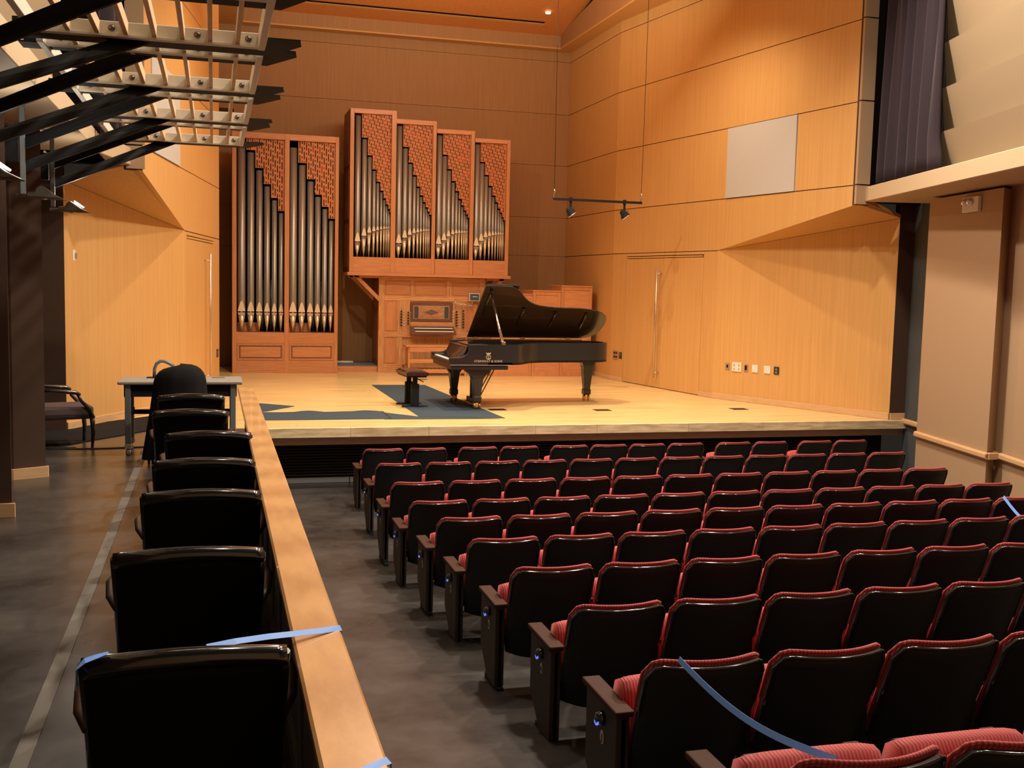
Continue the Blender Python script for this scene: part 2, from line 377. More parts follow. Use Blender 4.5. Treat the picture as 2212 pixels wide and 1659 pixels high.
XW = lambda y: 7.958 + 0.1561*(20.806-y)
BZ = [2.60, 3.49, 4.69, 5.86, 7.05, 8.6]
G = 0.007
def side_walls(sgn):
    KY = 17.2 if sgn > 0 else 16.6
    """sgn 1 right, -1 mirrored left"""
    T = (lambda x, y, z: (x, y, z)) if sgn > 0 else (lambda x, y, z: (MX(x), y, z))
    N = Vector((-sgn, 0, 0))
    side = 'right' if sgn > 0 else 'left'
    yend = 20.806 if sgn > 0 else 19.85
    root = MB().ext([T(XW(13.84)+0.05,13.84,3.25), T(XW(yend)+0.05,yend,2.6), T(XW(yend)+0.05,yend,8.6), T(XW(13.84)+0.05,13.84,8.6)], N*-0.1).obj('wall_'+side, M['gap'])
    struct(root, 'stage side wall of wide wood veneer panels')
    def pan(pts, mat='wall', name='panel', off=0.05):
        return MB().ext([T(*p) for p in pts], N*off).obj(name, M[mat], root)
    def band(y0, y1, z0, z1, mat='wall', g0=G, g1=G):
        pan([(XW(y0)+0.05, y0+g0, z0+G), (XW(y1)+0.05, y1-g1, z0+G), (XW(y1)+0.05, y1-g1, z1-G), (XW(y0)+0.05, y0+g0, z1-G)], mat)
    # lowest band follows the rising soffit
    pan([(XW(13.84)+0.05,13.84,3.21), (XW(KY)+0.05,KY,2.607), (XW(yend)+0.05,yend,2.607), (XW(yend)+0.05,yend,3.483), (XW(13.84)+0.05,13.84,3.483)])
    wy0, wy1 = (15.24, 17.04) if sgn > 0 else (14.42, 16.23)
    band(13.84, wy0, 3.49, 4.69, g0=0); band(wy1, yend, 3.49, 4.69, g1=0)
    pan([(XW(wy0)+0.05,wy0+0.006,3.497), (XW(wy1)+0.05,wy1-0.006,3.497), (XW(wy1)+0.05,wy1-0.006,4.683), (XW(wy0)+0.05,wy0+0.006,4.683)], 'whitepanel', 'acoustic_panel', 0.065)
    for z0, z1 in zip(BZ[2:-1], BZ[3:]): band(13.84, yend, z0, z1, g0=0, g1=0)
    # lower wall, door wall
    def low(y0, y1, z0, z1, off=0.05, mat='wall', name='panel', parent=None):
        return pan([(XW(y0)+0.05,y0,z0), (XW(y1)+0.05,y1,z0), (XW(y1)+0.05,y1,z1), (XW(y0)+0.05,y0,z1)], mat, name, off)
    d0, d1 = (17.63, 20.30) if sgn > 0 else (16.78, 19.24)
    backl = MB().ext([T(XW(KY)+0.06,KY,0), T(XW(yend)+0.06,yend,0), T(XW(yend)+0.06,yend,2.6), T(XW(KY)+0.06,KY,2.6)], N*-0.1).obj('wall_backing', M['gap'], root)
    if sgn > 0:
        low(KY, d0-0.008, 0, 2.593); low(d1+0.008, yend, 0, 2.593); low(d0-0.006, d1+0.006, 2.545, 2.593)
    else:
        low(KY, d0-0.008, 0, 2.593); low(d1+0.008, yend, 0, 2.593); low(d0-0.006, d1+0.006, 2.545, 2.593)
    # double door in the same veneer
    dm = (d0+d1)/2 if sgn < 0 else 18.95
    door = MB().ext([T(XW(d0)+0.055,d0,0.0), T(XW(d1)+0.055,d1,0.0), T(XW(d1)+0.055,d1,2.54), T(XW(d0)+0.055,d0,2.54)], N*0.01).obj('door_'+('1' if sgn > 0 else '2'), M['gap'])
    struct(door, 'tall veneer double stage door with a long bar handle')
    for a, c in ((d0, dm), (dm, d1)) if sgn > 0 else ((d0, d1),):
        MB().ext([T(XW(a)+0.04,a+0.008,0.012), T(XW(c)+0.04,c-0.008,0.012), T(XW(c)+0.04,c-0.008,2.49), T(XW(a)+0.04,a+0.008,2.49)], N*0.04).obj('door_leaf', M['wall'], door)
    MB().ext([T(XW(d0)+0.03,d0+0.05,2.502), T(XW(d1)+0.03,d1-0.05,2.502), T(XW(d1)+0.03,d1-0.05,2.53), T(XW(d0)+0.03,d0+0.05,2.53)], N*0.035).obj('head_track', M['wall'], door)
    hy = 19.0 if sgn > 0 else 18.35
    h = MB(); hx = XW(hy)-0.09
    h.tube([T(hx,hy,0.2), T(hx,hy,2.31)], 0.016, 10)
    for z in (0.3, 2.2): h.tube([T(hx,hy,z), T(XW(hy),hy-0.02,z)], 0.011, 8)
    h.obj('bar_handle', M['steel'], door)
    # splayed lower wall, foot of it on the stage
    K2 = (XW(KY)+0.0, KY)
    F = (9.955, 14.08)
    low_w = MB().ext([T(K2[0],K2[1],0), T(F[0],F[1],0), T(F[0],F[1],3.05), T(K2[0],K2[1],2.6)], N*-0.12).obj('wall_'+side+'_splay', M['wall'])
    struct(low_w, 'splayed lower side wall of the stage in wood veneer')
    sf = MB().ext([T(K2[0],K2[1]+0.02,2.602), T(XW(13.84),13.84,3.212), T(9.2,13.84,3.25), T(F[0]+0.02,F[1]-0.0,3.055)], (0,0,0.05)).obj('soffit', M['wall'], low_w)
    # return faces beside the stage opening
    ret = MB().box(*sorted((T(9.03,0,0)[0], T(9.24,0,0)[0])), 13.85, 13.95, 3.2, 8.6).obj('trim_'+('2' if sgn > 0 else '3'), M['gap']); struct(ret, 'narrow tan return at the side of the stage opening')
    for z0, z1 in zip([3.2]+BZ[1:-1], BZ[1:]):
        MB().box(*sorted((T(9.00,0,0)[0], T(9.215,0,0)[0])), 13.80, 13.85, z0+0.01, z1-0.01).obj('panel', M['tan'], ret)
    r2_ = MB().box(*sorted((T(9.955,0,0)[0], T(10.24,0,0)[0])), 14.075, 14.2, 0, 3.27).obj('wall_'+side+'_return', M['brownwall']); struct(r2_)
    MB().ext([T(9.24,13.95,3.25), T(10.3,13.95,3.25), T(10.3,13.95,8.6), T(9.24,13.95,8.6)], (0,0.05,0)).obj('backing', M['void'], r2_)
    # baseboards
    bb = MB()
    def bseg(p, q, h=0.085, t=0.022):
        p = Vector((*p, 0)); q = Vector((*q, 0)); d = (q-p).normalized(); nn = Vector((-d.y, d.x, 0))
        if nn.x > 0: nn = -nn
        bb.ext([T(p.x,p.y,0.001), T(q.x,q.y,0.001), T(q.x,q.y,h), T(p.x,p.y,h)], Vector((nn.x*sgn, nn.y, 0))*t)
    bseg(K2, F, 0.10)
    bseg((XW(KY),KY), (XW(d0-0.02),d0-0.02)) if sgn > 0 else None
    bseg((XW(d1+0.02),d1+0.02), (XW(yend),yend))
    struct(bb.obj('baseboard_'+side, M['baseb'], None, 0.004))
    if sgn > 0:
        struct(MB().box(9.96, 10.22, 14.055, 14.08, 0.001, 0.10).obj('baseboard_right_return', M['baseb'], None, 0.004))
side_walls(1); side_walls(-1)
# right wall between the angled run and the back corner
sa = struct(MB().box(7.99, 8.1, 20.806, 24.1, 0, 8.6).obj('wall_right_rear', M['gap']))
for z0, z1 in zip([0]+BZ[:-1], BZ): MB().box(7.95, 7.99, 20.81, 24.0, z0+G, z1-G).obj('panel', M['wall'], sa)
struct(MB().box(7.928, 7.95, 20.81, 24.0, 0.001, 0.085).obj('baseboard_right_rear', M['baseb'], None, 0.004))
# left rear: the wall stops short, a dark passage runs behind the organ tower
struct(MB().box(-0.4, 0.02, 19.85, 20.0, 0, 8.6).obj('wall_left_return', M['brownwall']))
struct(MB().box(-1.3, -1.2, 19.9, 24.1, 0, 8.6).obj('wall_left_rear', M['brownwall']))
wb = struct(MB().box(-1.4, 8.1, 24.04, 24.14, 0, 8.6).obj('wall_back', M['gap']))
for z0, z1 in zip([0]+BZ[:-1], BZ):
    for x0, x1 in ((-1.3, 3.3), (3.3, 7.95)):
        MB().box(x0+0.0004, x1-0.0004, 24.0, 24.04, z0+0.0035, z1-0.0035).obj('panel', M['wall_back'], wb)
MB().box(0.07, 0.42, 23.985, 24.0, 5.45, 5.52).obj('vent_slot', M['gap'], wb)
struct(MB().box(2.2, 7.93, 22.66, 23.98, 0.001, 0.13).obj('rear_riser', M['grey']))
struct(MB().box(2.49, 7.93, 22.62, 22.66, 0.001, 0.115).obj('riser_front_board', M['organh']))
MB().box(2.6, 2.95, 23.5, 23.7, 0.131, 0.16).obj('paper_stack', M['white'])
setp(bpy.data.objects['paper_stack'], 'small white stack of paper on the dark riser beside the organ tower', 'paper')

# ceiling over the stage: perimeter ledge, fascia and sloped wood ceiling
cz = lambda y: 7.56 + 0.2*(23.7-y)
struct(MB().box(-1.3, 7.95, 23.7, 24.0, 7.27, 7.30).box(7.6, 9.2, 13.9, 23.7, 7.27, 7.30).box(-1.3, 0.6, 13.9, 23.7, 7.27, 7.30).obj('ceiling_ledge', M['wall']))
struct(MB().box(0.55, 7.6, 23.70, 23.74, 7.30, 7.60).obj('ceiling_fascia_back', M['wall_back']))
struct(MB().ext([(7.6,13.9,7.30), (7.6,23.72,7.30), (7.6,23.72,7.60), (7.6,13.9,8.7)], (0.04,0,0)).obj('ceiling_fascia_right', M['wall_back']))
struct(MB().ext([(0.56,13.9,7.30), (0.56,23.72,7.30), (0.56,23.72,7.60), (0.56,13.9,8.7)], (0.04,0,0)).obj('ceiling_fascia_left', M['wall_back']))
cl = struct(MB().ext([(0.5,23.74,cz(23.74)), (7.66,23.74,cz(23.74)), (7.66,19.0,cz(19)), (0.5,19.0,cz(19))], (0,0,0.08)).ext([(0.5,19,8.5), (7.66,19,8.5), (7.66,13.9,8.7), (0.5,13.9,8.7)], (0,0,0.08)).obj('ceiling', M['ceil']))
sl = MB(); y0, y1 = (23.07, 23.14)
sl.ext([(1.4,y0,cz(y0)-0.004), (7.03,y0,cz(y0)-0.004), (7.03,y1,cz(y1)-0.004), (1.4,y1,cz(y1)-0.004)], (0,0,0.003)).obj('light_slot', M['void'], cl)
MB().ext([(1.4,y1,cz(y1)-0.002), (7.05,y1,cz(y1)-0.002), (7.05,y1+0.07,cz(y1+0.07)-0.002), (1.4,y1+0.07,cz(y1+0.07)-0.002)], (0,0,-0.012)).obj('slot_lip', M['wall'], cl)
dl = MB().lathe([(0.001,0), (0.055,0), (0.06,0.03)], 14, c=(6.94,22.57,7.74)).obj('ceiling_downlight', M['dotwhite'])
setp(dl, 'small round downlight glowing in the sloped wood ceiling near its right edge', 'light')
# hall shell
struct(MB().box(-6, 12, -3.2, 13.9, 8.7, 8.8).obj('ceiling_hall', M['ceilhall']))
struct(MB().box(-6, 12, -3.2, -3.0, -1, 8.8).obj('wall_hall_back', M['tan']))
struct(MB().box(-3.0, -2.85, -3, 14.2, 0, 8.8).obj('wall_left_hall', M['brownwall']))
# right hall wall, column, recess
wr = MB()
def vwall(pts, z0, z1, t=0.1):
    for (a, c) in zip(pts[:-1], pts[1:]):
        d = Vector((c[0]-a[0], c[1]-a[1], 0)).normalized(); n = Vector((-d.y, d.x, 0))
        if n.x < 0: n = -n
        wr.ext([(a[0],a[1],z0), (c[0],c[1],z0), (c[0],c[1],z1), (a[0],a[1],z1)], n*t)
vwall([(9.31,11.0), (8.62,8.5), (8.0,6.2), (7.9,-3)], -1, 3.3)
struct(wr.obj('wall_right_hall', M['tan']))
wr = MB(); vwall([(10.23,14.1), (10.13,13.55), (9.95,12.6), (9.9,11.0)], -1, 3.3)
struct(wr.obj('wall_right_recess', M['slate']))
P1, P2 = (9.448,12.713), (9.067,10.837)
struct(MB().ext([(P1[0],P1[1],-1), (P2[0],P2[1],-1), (9.32,10.99,-1), (10.2,11.2,-1), (10.2,12.9,-1)], (0,0,4.215)).obj('wall_right_pier', M['tan']))
# chair rail
cr_ = MB()
def rail_seg(a, c, z=-0.06, h=0.083, t=0.035):
    a = Vector((*a, 0)); c = Vector((*c, 0)); d = (c-a).normalized(); n = Vector((-d.y, d.x, 0))
    if n.x > 0: n = -n
    for (z0, z1, tt) in ((z, z+h, t), (z+0.015, z+h-0.012, t+0.012)):
        cr_.ext([(a.x,a.y,z0), (c.x,c.y,z0), (c.x,c.y,z1), (a.x,a.y,z1)], n*tt)
rail_seg((10.21,14.06), (10.10,13.5)); rail_seg(P1, (9.06,10.80)); 
cr_.box(9.06, 9.30, 10.79, 10.85, -0.06, 0.023)
rail_seg((9.285,10.95), (8.62,8.5)); rail_seg((8.62,8.5), (8.0,6.2))
struct(cr_.obj('trim_4', M['baseb'], None, 0.006), 'maple chair rail along the tan hall wall')
# cream ledge over the right wall
LD = Vector((-0.2527,-0.9675,0))
def lp(s, off): # along the ledge from the stage end, off to the right
    n = Vector((0.9675,-0.2527,0)); return Vector((9.157,13.83,0)) + LD*s + n*off
pts = [lp(0,0), lp(11,0), lp(11,1.6), lp(0,1.25)]
struct(MB().ext([(p.x,p.y,3.25) for p in pts], (0,0,0.21)).obj('ledge_right', M['ledge'], None, 0.008), 'cream ledge above the right hall wall')
bw = struct(MB().ext([tuple(lp(0,0.62)+Vector((0,0,3.46))), tuple(lp(11,0.62)+Vector((0,0,3.46))), tuple(lp(11,0.62)+Vector((0,0,8.7))), tuple(lp(0,0.62)+Vector((0,0,8.7)))], (0.2,0,0)).obj('wall_right_upper', M['void']))
def up_panels(root, base, dirv, nrm, s0, s1, zs, bot=0.0, top=0.11):
    for i in range(len(zs)-1):
        a = base + dirv*(s0+0.012*i); c = base + dirv*s1
        z0, z1 = zs[i], zs[i+1]
        pr = [a+nrm*top*0.15, a-nrm*0.06, a-nrm*0.06, a+nrm*top]
        q = [(a-nrm*0.03)+Vector((0,0,z0)), (a-nrm*0.10)+Vector((0,0,z0)), (a-nrm*0.10)+Vector((0,0,z1)), (a+nrm*0.13)+Vector((0,0,z1))]
        MB().ext(q, (c-a)).obj('panel', M['cream'], root)
up_panels(bw, lp(0,0.30), LD, -Vector((0.9675,-0.2527,0)), 1.50, 10.5, [3.46, 3.95, 4.49, 5.05, 5.62, 6.2, 6.8, 7.4, 8.6])
# mirrored ledge and panels on the left, running straight back
struct(MB().ext([(-1.2,13.83,3.25), (-1.22,2,3.25), (-2.9,2,3.25), (-2.9,13.83,3.25)], (0,0,0.21)).ext([(-0.957,13.83,3.25), (-1.2,12.6,3.25), (-2.5,12.6,3.25), (-2.5,13.83,3.25)], (0,0,0.21)).obj('ledge_left', M['ledge'], None, 0.008), 'cream ledge above the left side of the hall')
bl = struct(MB().box(-2.2, -2.0, 2, 13.9, 3.46, 8.7).obj('wall_left_upper', M['void']))
up_panels(bl, Vector((-1.55,13.83,0)), Vector((0,-1,0)), Vector((1,0,0)), 1.9, 11.5, [3.46, 3.95, 4.49, 5.05, 5.62, 6.2, 6.8, 7.4, 8.6])
# left columns
struct(MB().ext([(-1.545,10.86,0), (-1.80,12.1,0), (-2.9,12.1,0), (-2.9,10.66,0), (-1.80,10.72,0)], (0,0,3.25)).obj('wall_left_pier', M['brownwall']))
struct(MB().ext([(-1.545,9.08,0), (-1.75,10.3,0), (-2.9,10.3,0), (-2.9,9.10,0)], (0,0,3.25)).obj('wall_left_pier', M['brownwall']))
struct(MB().ext([(-1.52,10.83,0.001), (-1.52,10.88,0.001), (-1.80,10.74,0.001), (-2.9,10.68,0.001), (-2.9,10.62,0.001), (-1.8,10.69,0.001)], (0,0,0.10)).box(-2.9, -1.52, 9.05, 9.08, 0.001, 0.11).obj('baseboard_left_pier', M['baseb']))
# curtains
def curtain(name, pa, pb, z0, z1, label, folds=6, amp=0.12):
    pa = Vector(pa); pb = Vector(pb); d = pb-pa; n = Vector((-d.y, d.x, 0)).normalized()
    rnd = random.Random(3)
    ph = [rnd.uniform(-0.5,0.5) for _ in range(9)]
    def fn(u, v):
        w_ = amp*(0.75+0.25*math.cos(5*v))
        s = u + 0.012*math.sin(9*u+3*v)
        off = w_*math.sin(2*PI*folds*s + ph[0] + 0.6*math.sin(7*u)) + 0.02*math.sin(2*PI*folds*2.3*u + 1.5*v)
        e = 0.06*max(0.0, 1-v*14)*max(0, (u-0.85))/0.15
        p = pa + d*(u*(1+0.0*v)+e) + n*off
        return (p.x, p.y, z0 + (z1-z0)*v)
    m = MB().grid(fn, 150, 26); o = m.obj(name, M['curtain'])
    sl_ = o.modifiers.new('solid', 'SOLIDIFY'); sl_.thickness = 0.006
    return setp(o, label, 'curtain')
ca = lp(0.22, 0.12); cb = lp(2.28, 0.12)
curtain('stage_curtain', (ca.x,ca.y,0), (cb.x,cb.y,0), 3.475, 8.6, 'aubergine velvet curtain standing on the cream ledge beside the beige panels at right')
curtain('stage_curtain', (-1.12,13.3,0), (-1.12,12.1,0), 3.475, 8.6, 'aubergine velvet curtain above the left ledge, glimpsed behind the slatted canopies')

# ------------------------------------------------------------------ pipe organ
def pipe(parent, x, y, r, zfoot, zmouth, ztop, leaf, tone='pipe'):
    b = MB(); n = 16
    zf_ = zmouth-0.28*leaf
    b.lathe([(r*0.97, zf_), (r, zmouth), (r, ztop)], n, c=(x, y, 0))
    p = b.obj('pipe', M['pipe'], parent)
    MB().lathe([(0.008, zfoot), (r*0.96, zf_)], n, c=(x, y, 0)).obj('pipe_foot', M['pipe_foot'], p)
    # flattened mouth: pointed upper lip, dark slit, lower lip
    w = r*0.97; pts = []
    N = 7
    for i in range(N+1):
        t = i/N; pts.append((x-w*(1-t)**0.62, y-r*1.0, zmouth+0.012*leaf/0.2+leaf*t))
    for i in range(N-1, -1, -1):
        t = i/N; pts.append((x+w*(1-t)**0.62, y-r*1.0, zmouth+0.012*leaf/0.2+leaf*t))
    MB().ext(pts, (0, r*0.7, 0)).obj('upper_lip', M['pipe_light'], p)
    h = 0.30*leaf
    MB().ext([(x-w, y-r*0.95, zmouth-0.010*leaf/0.2), (x+w, y-r*0.95, zmouth-0.010*leaf/0.2), (x+w, y-r*0.95, zmouth+0.012*leaf/0.2), (x-w, y-r*0.95, zmouth+0.012*leaf/0.2)], (0, r*0.6, 0)).obj('mouth', M['void'], p)
    MB().ext([(x-w, y-r*1.02, zmouth-0.010*leaf/0.2), (x+w, y-r*1.02, zmouth-0.010*leaf/0.2), (x+w*0.8, y-r*0.98, zmouth-h), (x-w*0.8, y-r*0.98, zmouth-h)], (0, r*0.6, 0)).obj('lower_lip', M['chrome'], p)
    return p
def screen(parent, xs, zb, ztop, y, pitch, LS, SS, red=0.08, seed=1):
    """stepped pierced screen: xs column borders, zb bottoms, one top"""
    rnd = random.Random(seed)
    pts = []
    for i in range(len(zb)):
        pts += [(xs[i], y, zb[i]), (xs[i+1], y, zb[i])]
    poly = pts + [(xs[-1], y, ztop), (xs[0], y, ztop)]
    clean = []
    for p in poly:
        if not clean or (Vector(p)-Vector(clean[-1])).length > 1e-5: clean.append(p)
    sc = MB()
    for i in range(len(zb)):
        sc.box(xs[i], xs[i+1], y, y+0.02, zb[i], ztop)
    so = sc.obj('pierced_screen', M['screen'], parent)
    dk = MB(); rd = MB()
    n = int((xs[-1]-xs[0])/pitch)
    per = LS*1.95
    for k in range(n):
        x = xs[0] + pitch*(k+0.7)
        if x > xs[-1]-pitch*0.4: break
        i = max(j for j in range(len(zb)) if xs[j] <= x)
        z = ztop - per*((k*0.37) % 1.0) + per
        while z > zb[i]:
            for (za, zc) in ((z, z-LS), (z-LS-(per-LS-SS)/2, z-LS-(per-LS-SS)/2-SS)):
                zt, zl = min(za, ztop-0.01), max(zc, zb[i]+0.008)
                if zt-zl > 0.015:
                    (rd if rnd.random() < red else dk).box(x-pitch*0.23, x+pitch*0.23, y-0.002, y+0.004, zl, zt)
            z -= per
    dk.obj('slot', M['slot'], so, kind='stuff')
    if rd.v: rd.obj('slot', M['slotred'], so, kind='stuff', label='red slots')
    return so
def raised_panel(parent, x0, x1, y, z0, z1, mat='organh', fr=0.035, name='panel'):
    """panel recessed in its frame, with a raised field"""
    p = MB().box(x0, x1, y+0.012, y+0.03, z0, z1).obj(name, M[mat], parent)
    MB().ext([(x0+fr, y+0.012, z0+fr), (x1-fr, y+0.012, z0+fr), (x1-fr, y+0.012, z1-fr), (x0+fr, y+0.012, z1-fr)], (0,-0.012,0)).obj('raised_field', M[mat], p, 0.008)
    return p
YT = 22.33
tower = empty('organ_tower', (1.4, YT, 0), 0, 'tall fir organ case at left holding two bays of large pipes', 'organ')
def loc(parent):   # children are modelled in world coordinates
    return parent
def W_(o, root):
    o.location = -root.location; return o
def on(root):
    """anchor part so that world-coordinate meshes sit right under a root away from the origin"""
    class R: pass
    return root
# carcass
def part(b, name, mat, root, bevel=0, label=None, kind=None):
    o = b.obj(name, mat, root, bevel, 1, label, kind); o.location = -Vector(root.location); return o
def wpipe(root, *a):
    p = pipe(root, *a); p.location = -Vector(root.location); return p
part(MB().box(0.36, 0.40, YT+0.03, YT+0.95, 0.0, 4.80).box(2.42, 2.46, YT+0.03, YT+0.95, 0.0, 4.80).box(0.40, 2.42, YT+0.03, YT+0.95, 4.76, 4.80), 'case_body', M['organ'], tower)
part(MB().box(0.40, 2.42, YT+0.60, YT+0.62, 0.05, 4.76), 'case_back', M['void'], tower)
for x0, x1 in ((0.355, 0.442), (1.388, 1.481), (2.404, 2.475)):
    part(MB().box(x0, x1, YT, YT+0.05, 0, 4.835), 'stile', M['organ'], tower, 0.004)
for x0, x1 in ((0.442, 1.388), (1.481, 2.404)):
    part(MB().box(x0, x1, YT+0.002, YT+0.05, 4.715, 4.835), 'top_rail', M['organh'], tower, 0.004)
    part(MB().box(x0, x1, YT+0.002, YT+0.05, 0.60, 0.83), 'middle_rail', M['organh'], tower, 0.004)
    part(MB().box(x0, x1, YT+0.002, YT+0.05, 0.0, 0.255), 'bottom_rail', M['organh'], tower, 0.004)
    fr = part(MB().box(x0, x1, YT+0.008, YT+0.05, 0.255, 0.60), 'lower_panel', M['organ'], tower)
    q = MB().box(x0+0.05, x1-0.05, YT+0.006, YT+0.007, 0.30, 0.555); q.obj('recess', M['organ_dark'], fr)
    MB().box(x0+0.07, x1-0.07, YT-0.002, YT+0.02, 0.32, 0.535).obj('raised_field', M['organh'], fr, 0.01)
    MB().box(x0+0.01, x1-0.01, YT-0.006, YT+0.01, 0.262, 0.293).box(x0+0.01, x1-0.01, YT-0.006, YT+0.01, 0.562, 0.593).box(x0+0.01, x0+0.04, YT-0.006, YT+0.01, 0.293, 0.562).box(x1-0.04, x1-0.01, YT-0.006, YT+0.01, 0.293, 0.562).obj('frame_moulding', M['organ'], fr, 0.004)
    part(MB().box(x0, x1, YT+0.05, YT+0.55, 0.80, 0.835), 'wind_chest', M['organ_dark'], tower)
    part(MB().box(x0+0.02, x0+0.46, YT+0.34, YT+0.36, 0.835, 1.02), 'rack_board', M['organh'], tower)
    for k in range(5):
        part(MB().lathe([(0.02,0.84),(0.05,1.1),(0.05,1.9)], 10, c=(x0+0.52+0.09*k, YT+0.42, 0)), 'inner_pipe', M['pipe_dark'], tower)
A1 = [(0.542,4.66),(0.724,4.442),(0.892,4.094),(1.047,3.78),(1.192,3.509),(1.327,3.255)]
A2 = [(1.567,4.58),(1.744,4.239),(1.915,3.919),(2.065,3.616),(2.209,3.375),(2.339,3.14)]
RD = [0.078,0.071,0.065,0.059,0.053,0.048]
for A, (xa, xb), sd in ((A1, (0.442,1.388), 3), (A2, (1.481,2.404), 5)):
    for (x, zt), r in zip(A, RD):
        wpipe(tower, x, YT+0.14, r, 0.835, 1.24, zt, 0.125+1.6*(r-0.02))
    xs = [xa] + [ (A[i][0]+RD[i]+A[i+1][0]-RD[i+1])/2 for i in range(5)] + [xb]
    zb = [min(zt+0.045, 4.714) for _, zt in A]
    if sd == 5: zb[0] = 4.714
    so = screen(tower, xs[1:], zb[1:], 4.716, YT+0.055, 0.0445, 0.145, 0.035, 0.04, sd)
    so.location = -Vector(tower.location)

upper = empty('organ_upper_case', (4.4, YT, 2.05), 0, 'upper organ case of four stepped bays of pipes over the console', 'organ')
U = [dict(x=(2.70,3.655), zt=5.44, o=(2.782,3.556), ot=5.345), dict(x=(3.655,4.50), zt=5.28, o=(3.655,4.425), ot=5.185), dict(x=(4.50,5.325), zt=5.13, o=(4.507,5.245), ot=5.04), dict(x=(5.325,6.11), zt=4.985, o=(5.333,6.035), ot=4.90)]
T = [
 [(2.876,5.304,2.728),(3.011,4.834,2.849),(3.121,4.48,2.919),(3.217,4.2,2.955),(3.296,3.953,2.983),(3.37,3.772,3.004),(3.432,3.618,3.016),(3.481,3.495,3.025),(3.520,3.403,3.033),(3.545,3.331,3.04)],
 [(3.74,5.145,2.723),(3.866,4.694,2.84),(3.973,4.38,2.906),(4.066,4.125,2.948),(4.145,3.891,2.97),(4.214,3.714,2.987),(4.276,3.577,2.999),(4.327,3.471,3.006),(4.368,3.38,3.012),(4.400,3.319,3.017)],
 [(4.592,5.000,2.729),(4.708,4.581,2.814),(4.806,4.288,2.901),(4.898,4.042,2.953),(4.975,3.836,2.975),(5.041,3.676,2.987),(5.102,3.544,2.994),(5.152,3.439,2.999),(5.193,3.355,3.005),(5.225,3.29,3.01)],
 [(5.412,4.860,2.717),(5.520,4.474,2.828),(5.617,4.205,2.91),(5.705,3.979,2.943),(5.780,3.779,2.965),(5.846,3.641,2.977),(5.904,3.509,2.985),(5.953,3.426,2.99),(5.992,3.332,2.996),(6.022,3.264,3.001)]]
RU = [0.060,0.053,0.0445,0.0375,0.032,0.027,0.0235,0.0205,0.0165,0.013]
ZB = 2.42
for i, (u, tp) in enumerate(zip(U, T)):
    xa, xb = u['x']; oa, ob = u['o']
    part(MB().box(xa+0.01, xb-0.01, YT+0.04, YT+1.08, u['zt']-0.04, u['zt']-0.004), 'bay_roof', M['organ'], upper)
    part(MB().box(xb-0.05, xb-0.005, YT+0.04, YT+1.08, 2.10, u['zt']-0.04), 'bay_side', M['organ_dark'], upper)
    part(MB().box(oa, ob, YT+0.55, YT+0.57, 2.2, u['ot']+0.02), 'bay_back', M['void'], upper)
    part(MB().box(ob, xb, YT, YT+0.05, 2.10, u['zt']), 'stile', M['organ'], upper, 0.004)
    if i == 0: part(MB().box(xa, oa, YT, YT+0.05, 2.10, u['zt']), 'stile', M['organ'], upper, 0.004)
    part(MB().box(max(xa, oa if i else oa), ob, YT+0.002, YT+0.05, u['ot'], u['zt']), 'top_rail', M['organh'], upper, 0.004)
    part(MB().box(oa, ob, YT+0.004, YT+0.05, 2.10, ZB), 'lower_panel', M['organh'], upper, 0.003)
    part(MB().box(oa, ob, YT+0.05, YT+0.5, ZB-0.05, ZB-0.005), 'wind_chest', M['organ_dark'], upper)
    for k in range(5):
        part(MB().lathe([(0.012,2.42),(0.036,2.56),(0.036,3.0)], 8, c=(oa+0.2+0.12*k, YT+0.36, 0)), 'inner_pipe', M['pipe_dark'], upper)
    for j, ((x, zt, zm), r) in enumerate(zip(tp, RU)):
        wpipe(upper, x, YT+0.12, r, ZB, zm, zt, max(0.03, 3.6*(r-0.012)+0.016))
    xs = [oa] + [(tp[j][0]+RU[j]+tp[j+1][0]-RU[j+1])/2 for j in range(9)] + [ob]
    zb = [zt+0.03 for _, zt, _ in tp]
    so = screen(upper, xs[1:], zb[1:], u['ot']+0.001, YT+0.055, 0.0335, 0.105, 0.026, 0.16, 11+i)
    so.location = -Vector(upper.location)
# left side wall of the upper case in frame and panel
sd = part(MB().box(2.70, 2.74, YT+0.05, YT+1.08, 2.07, 5.44), 'side_wall', M['organ_dark'], upper)
for z0, z1 in ((2.2, 3.1), (3.2, 4.2), (4.3, 5.3)):
    for y0, y1 in ((YT+0.15, YT+0.52), (YT+0.62, YT+1.0)):
        MB().box(2.685, 2.70, y0, y1, z0, z1).obj('side_panel', M['organ_dark'], sd, 0.006)
part(MB().box(2.66, 6.17, YT-0.03, YT+1.1, 2.035, 2.10), 'cornice', M['organh'], upper, 0.006)

YC = 22.56
case = empty('organ_console_case', (4.5, YC, 0), 0, 'oak organ console case under the stepped pipe bays', 'organ')
for x0 in (3.36, 5.63): part(MB().box(x0, x0+0.04, YC+0.05, YC+0.9, 0, 2.03), 'case_side', M['organ_dark'], case)
for z0, z1 in ((0.25, 1.25), (1.4, 1.95)):
    for y0 in (YC+0.12, YC+0.5):
        part(MB().box(3.35, 3.36, y0, y0+0.33, z0, z1), 'side_panel', M['organ_dark'], case)
part(MB().box(3.40, 5.63, YC+0.045, YC+0.07, 0, 2.03), 'case_back', M['oak'], case)
for x0, x1 in ((3.355, 3.475), (5.555, 5.675)):
    part(MB().box(x0, x1, YC-0.01, YC+0.05, 0, 2.03), 'post', M['oak'], case, 0.005)
for z0, z1 in ((1.965, 2.03), (1.52, 1.62), (0.745, 0.85), (0.0, 0.16)):
    part(MB().box(3.475, 5.555, YC, YC+0.045, z0, z1), 'rail', M['oakh'], case, 0.003)
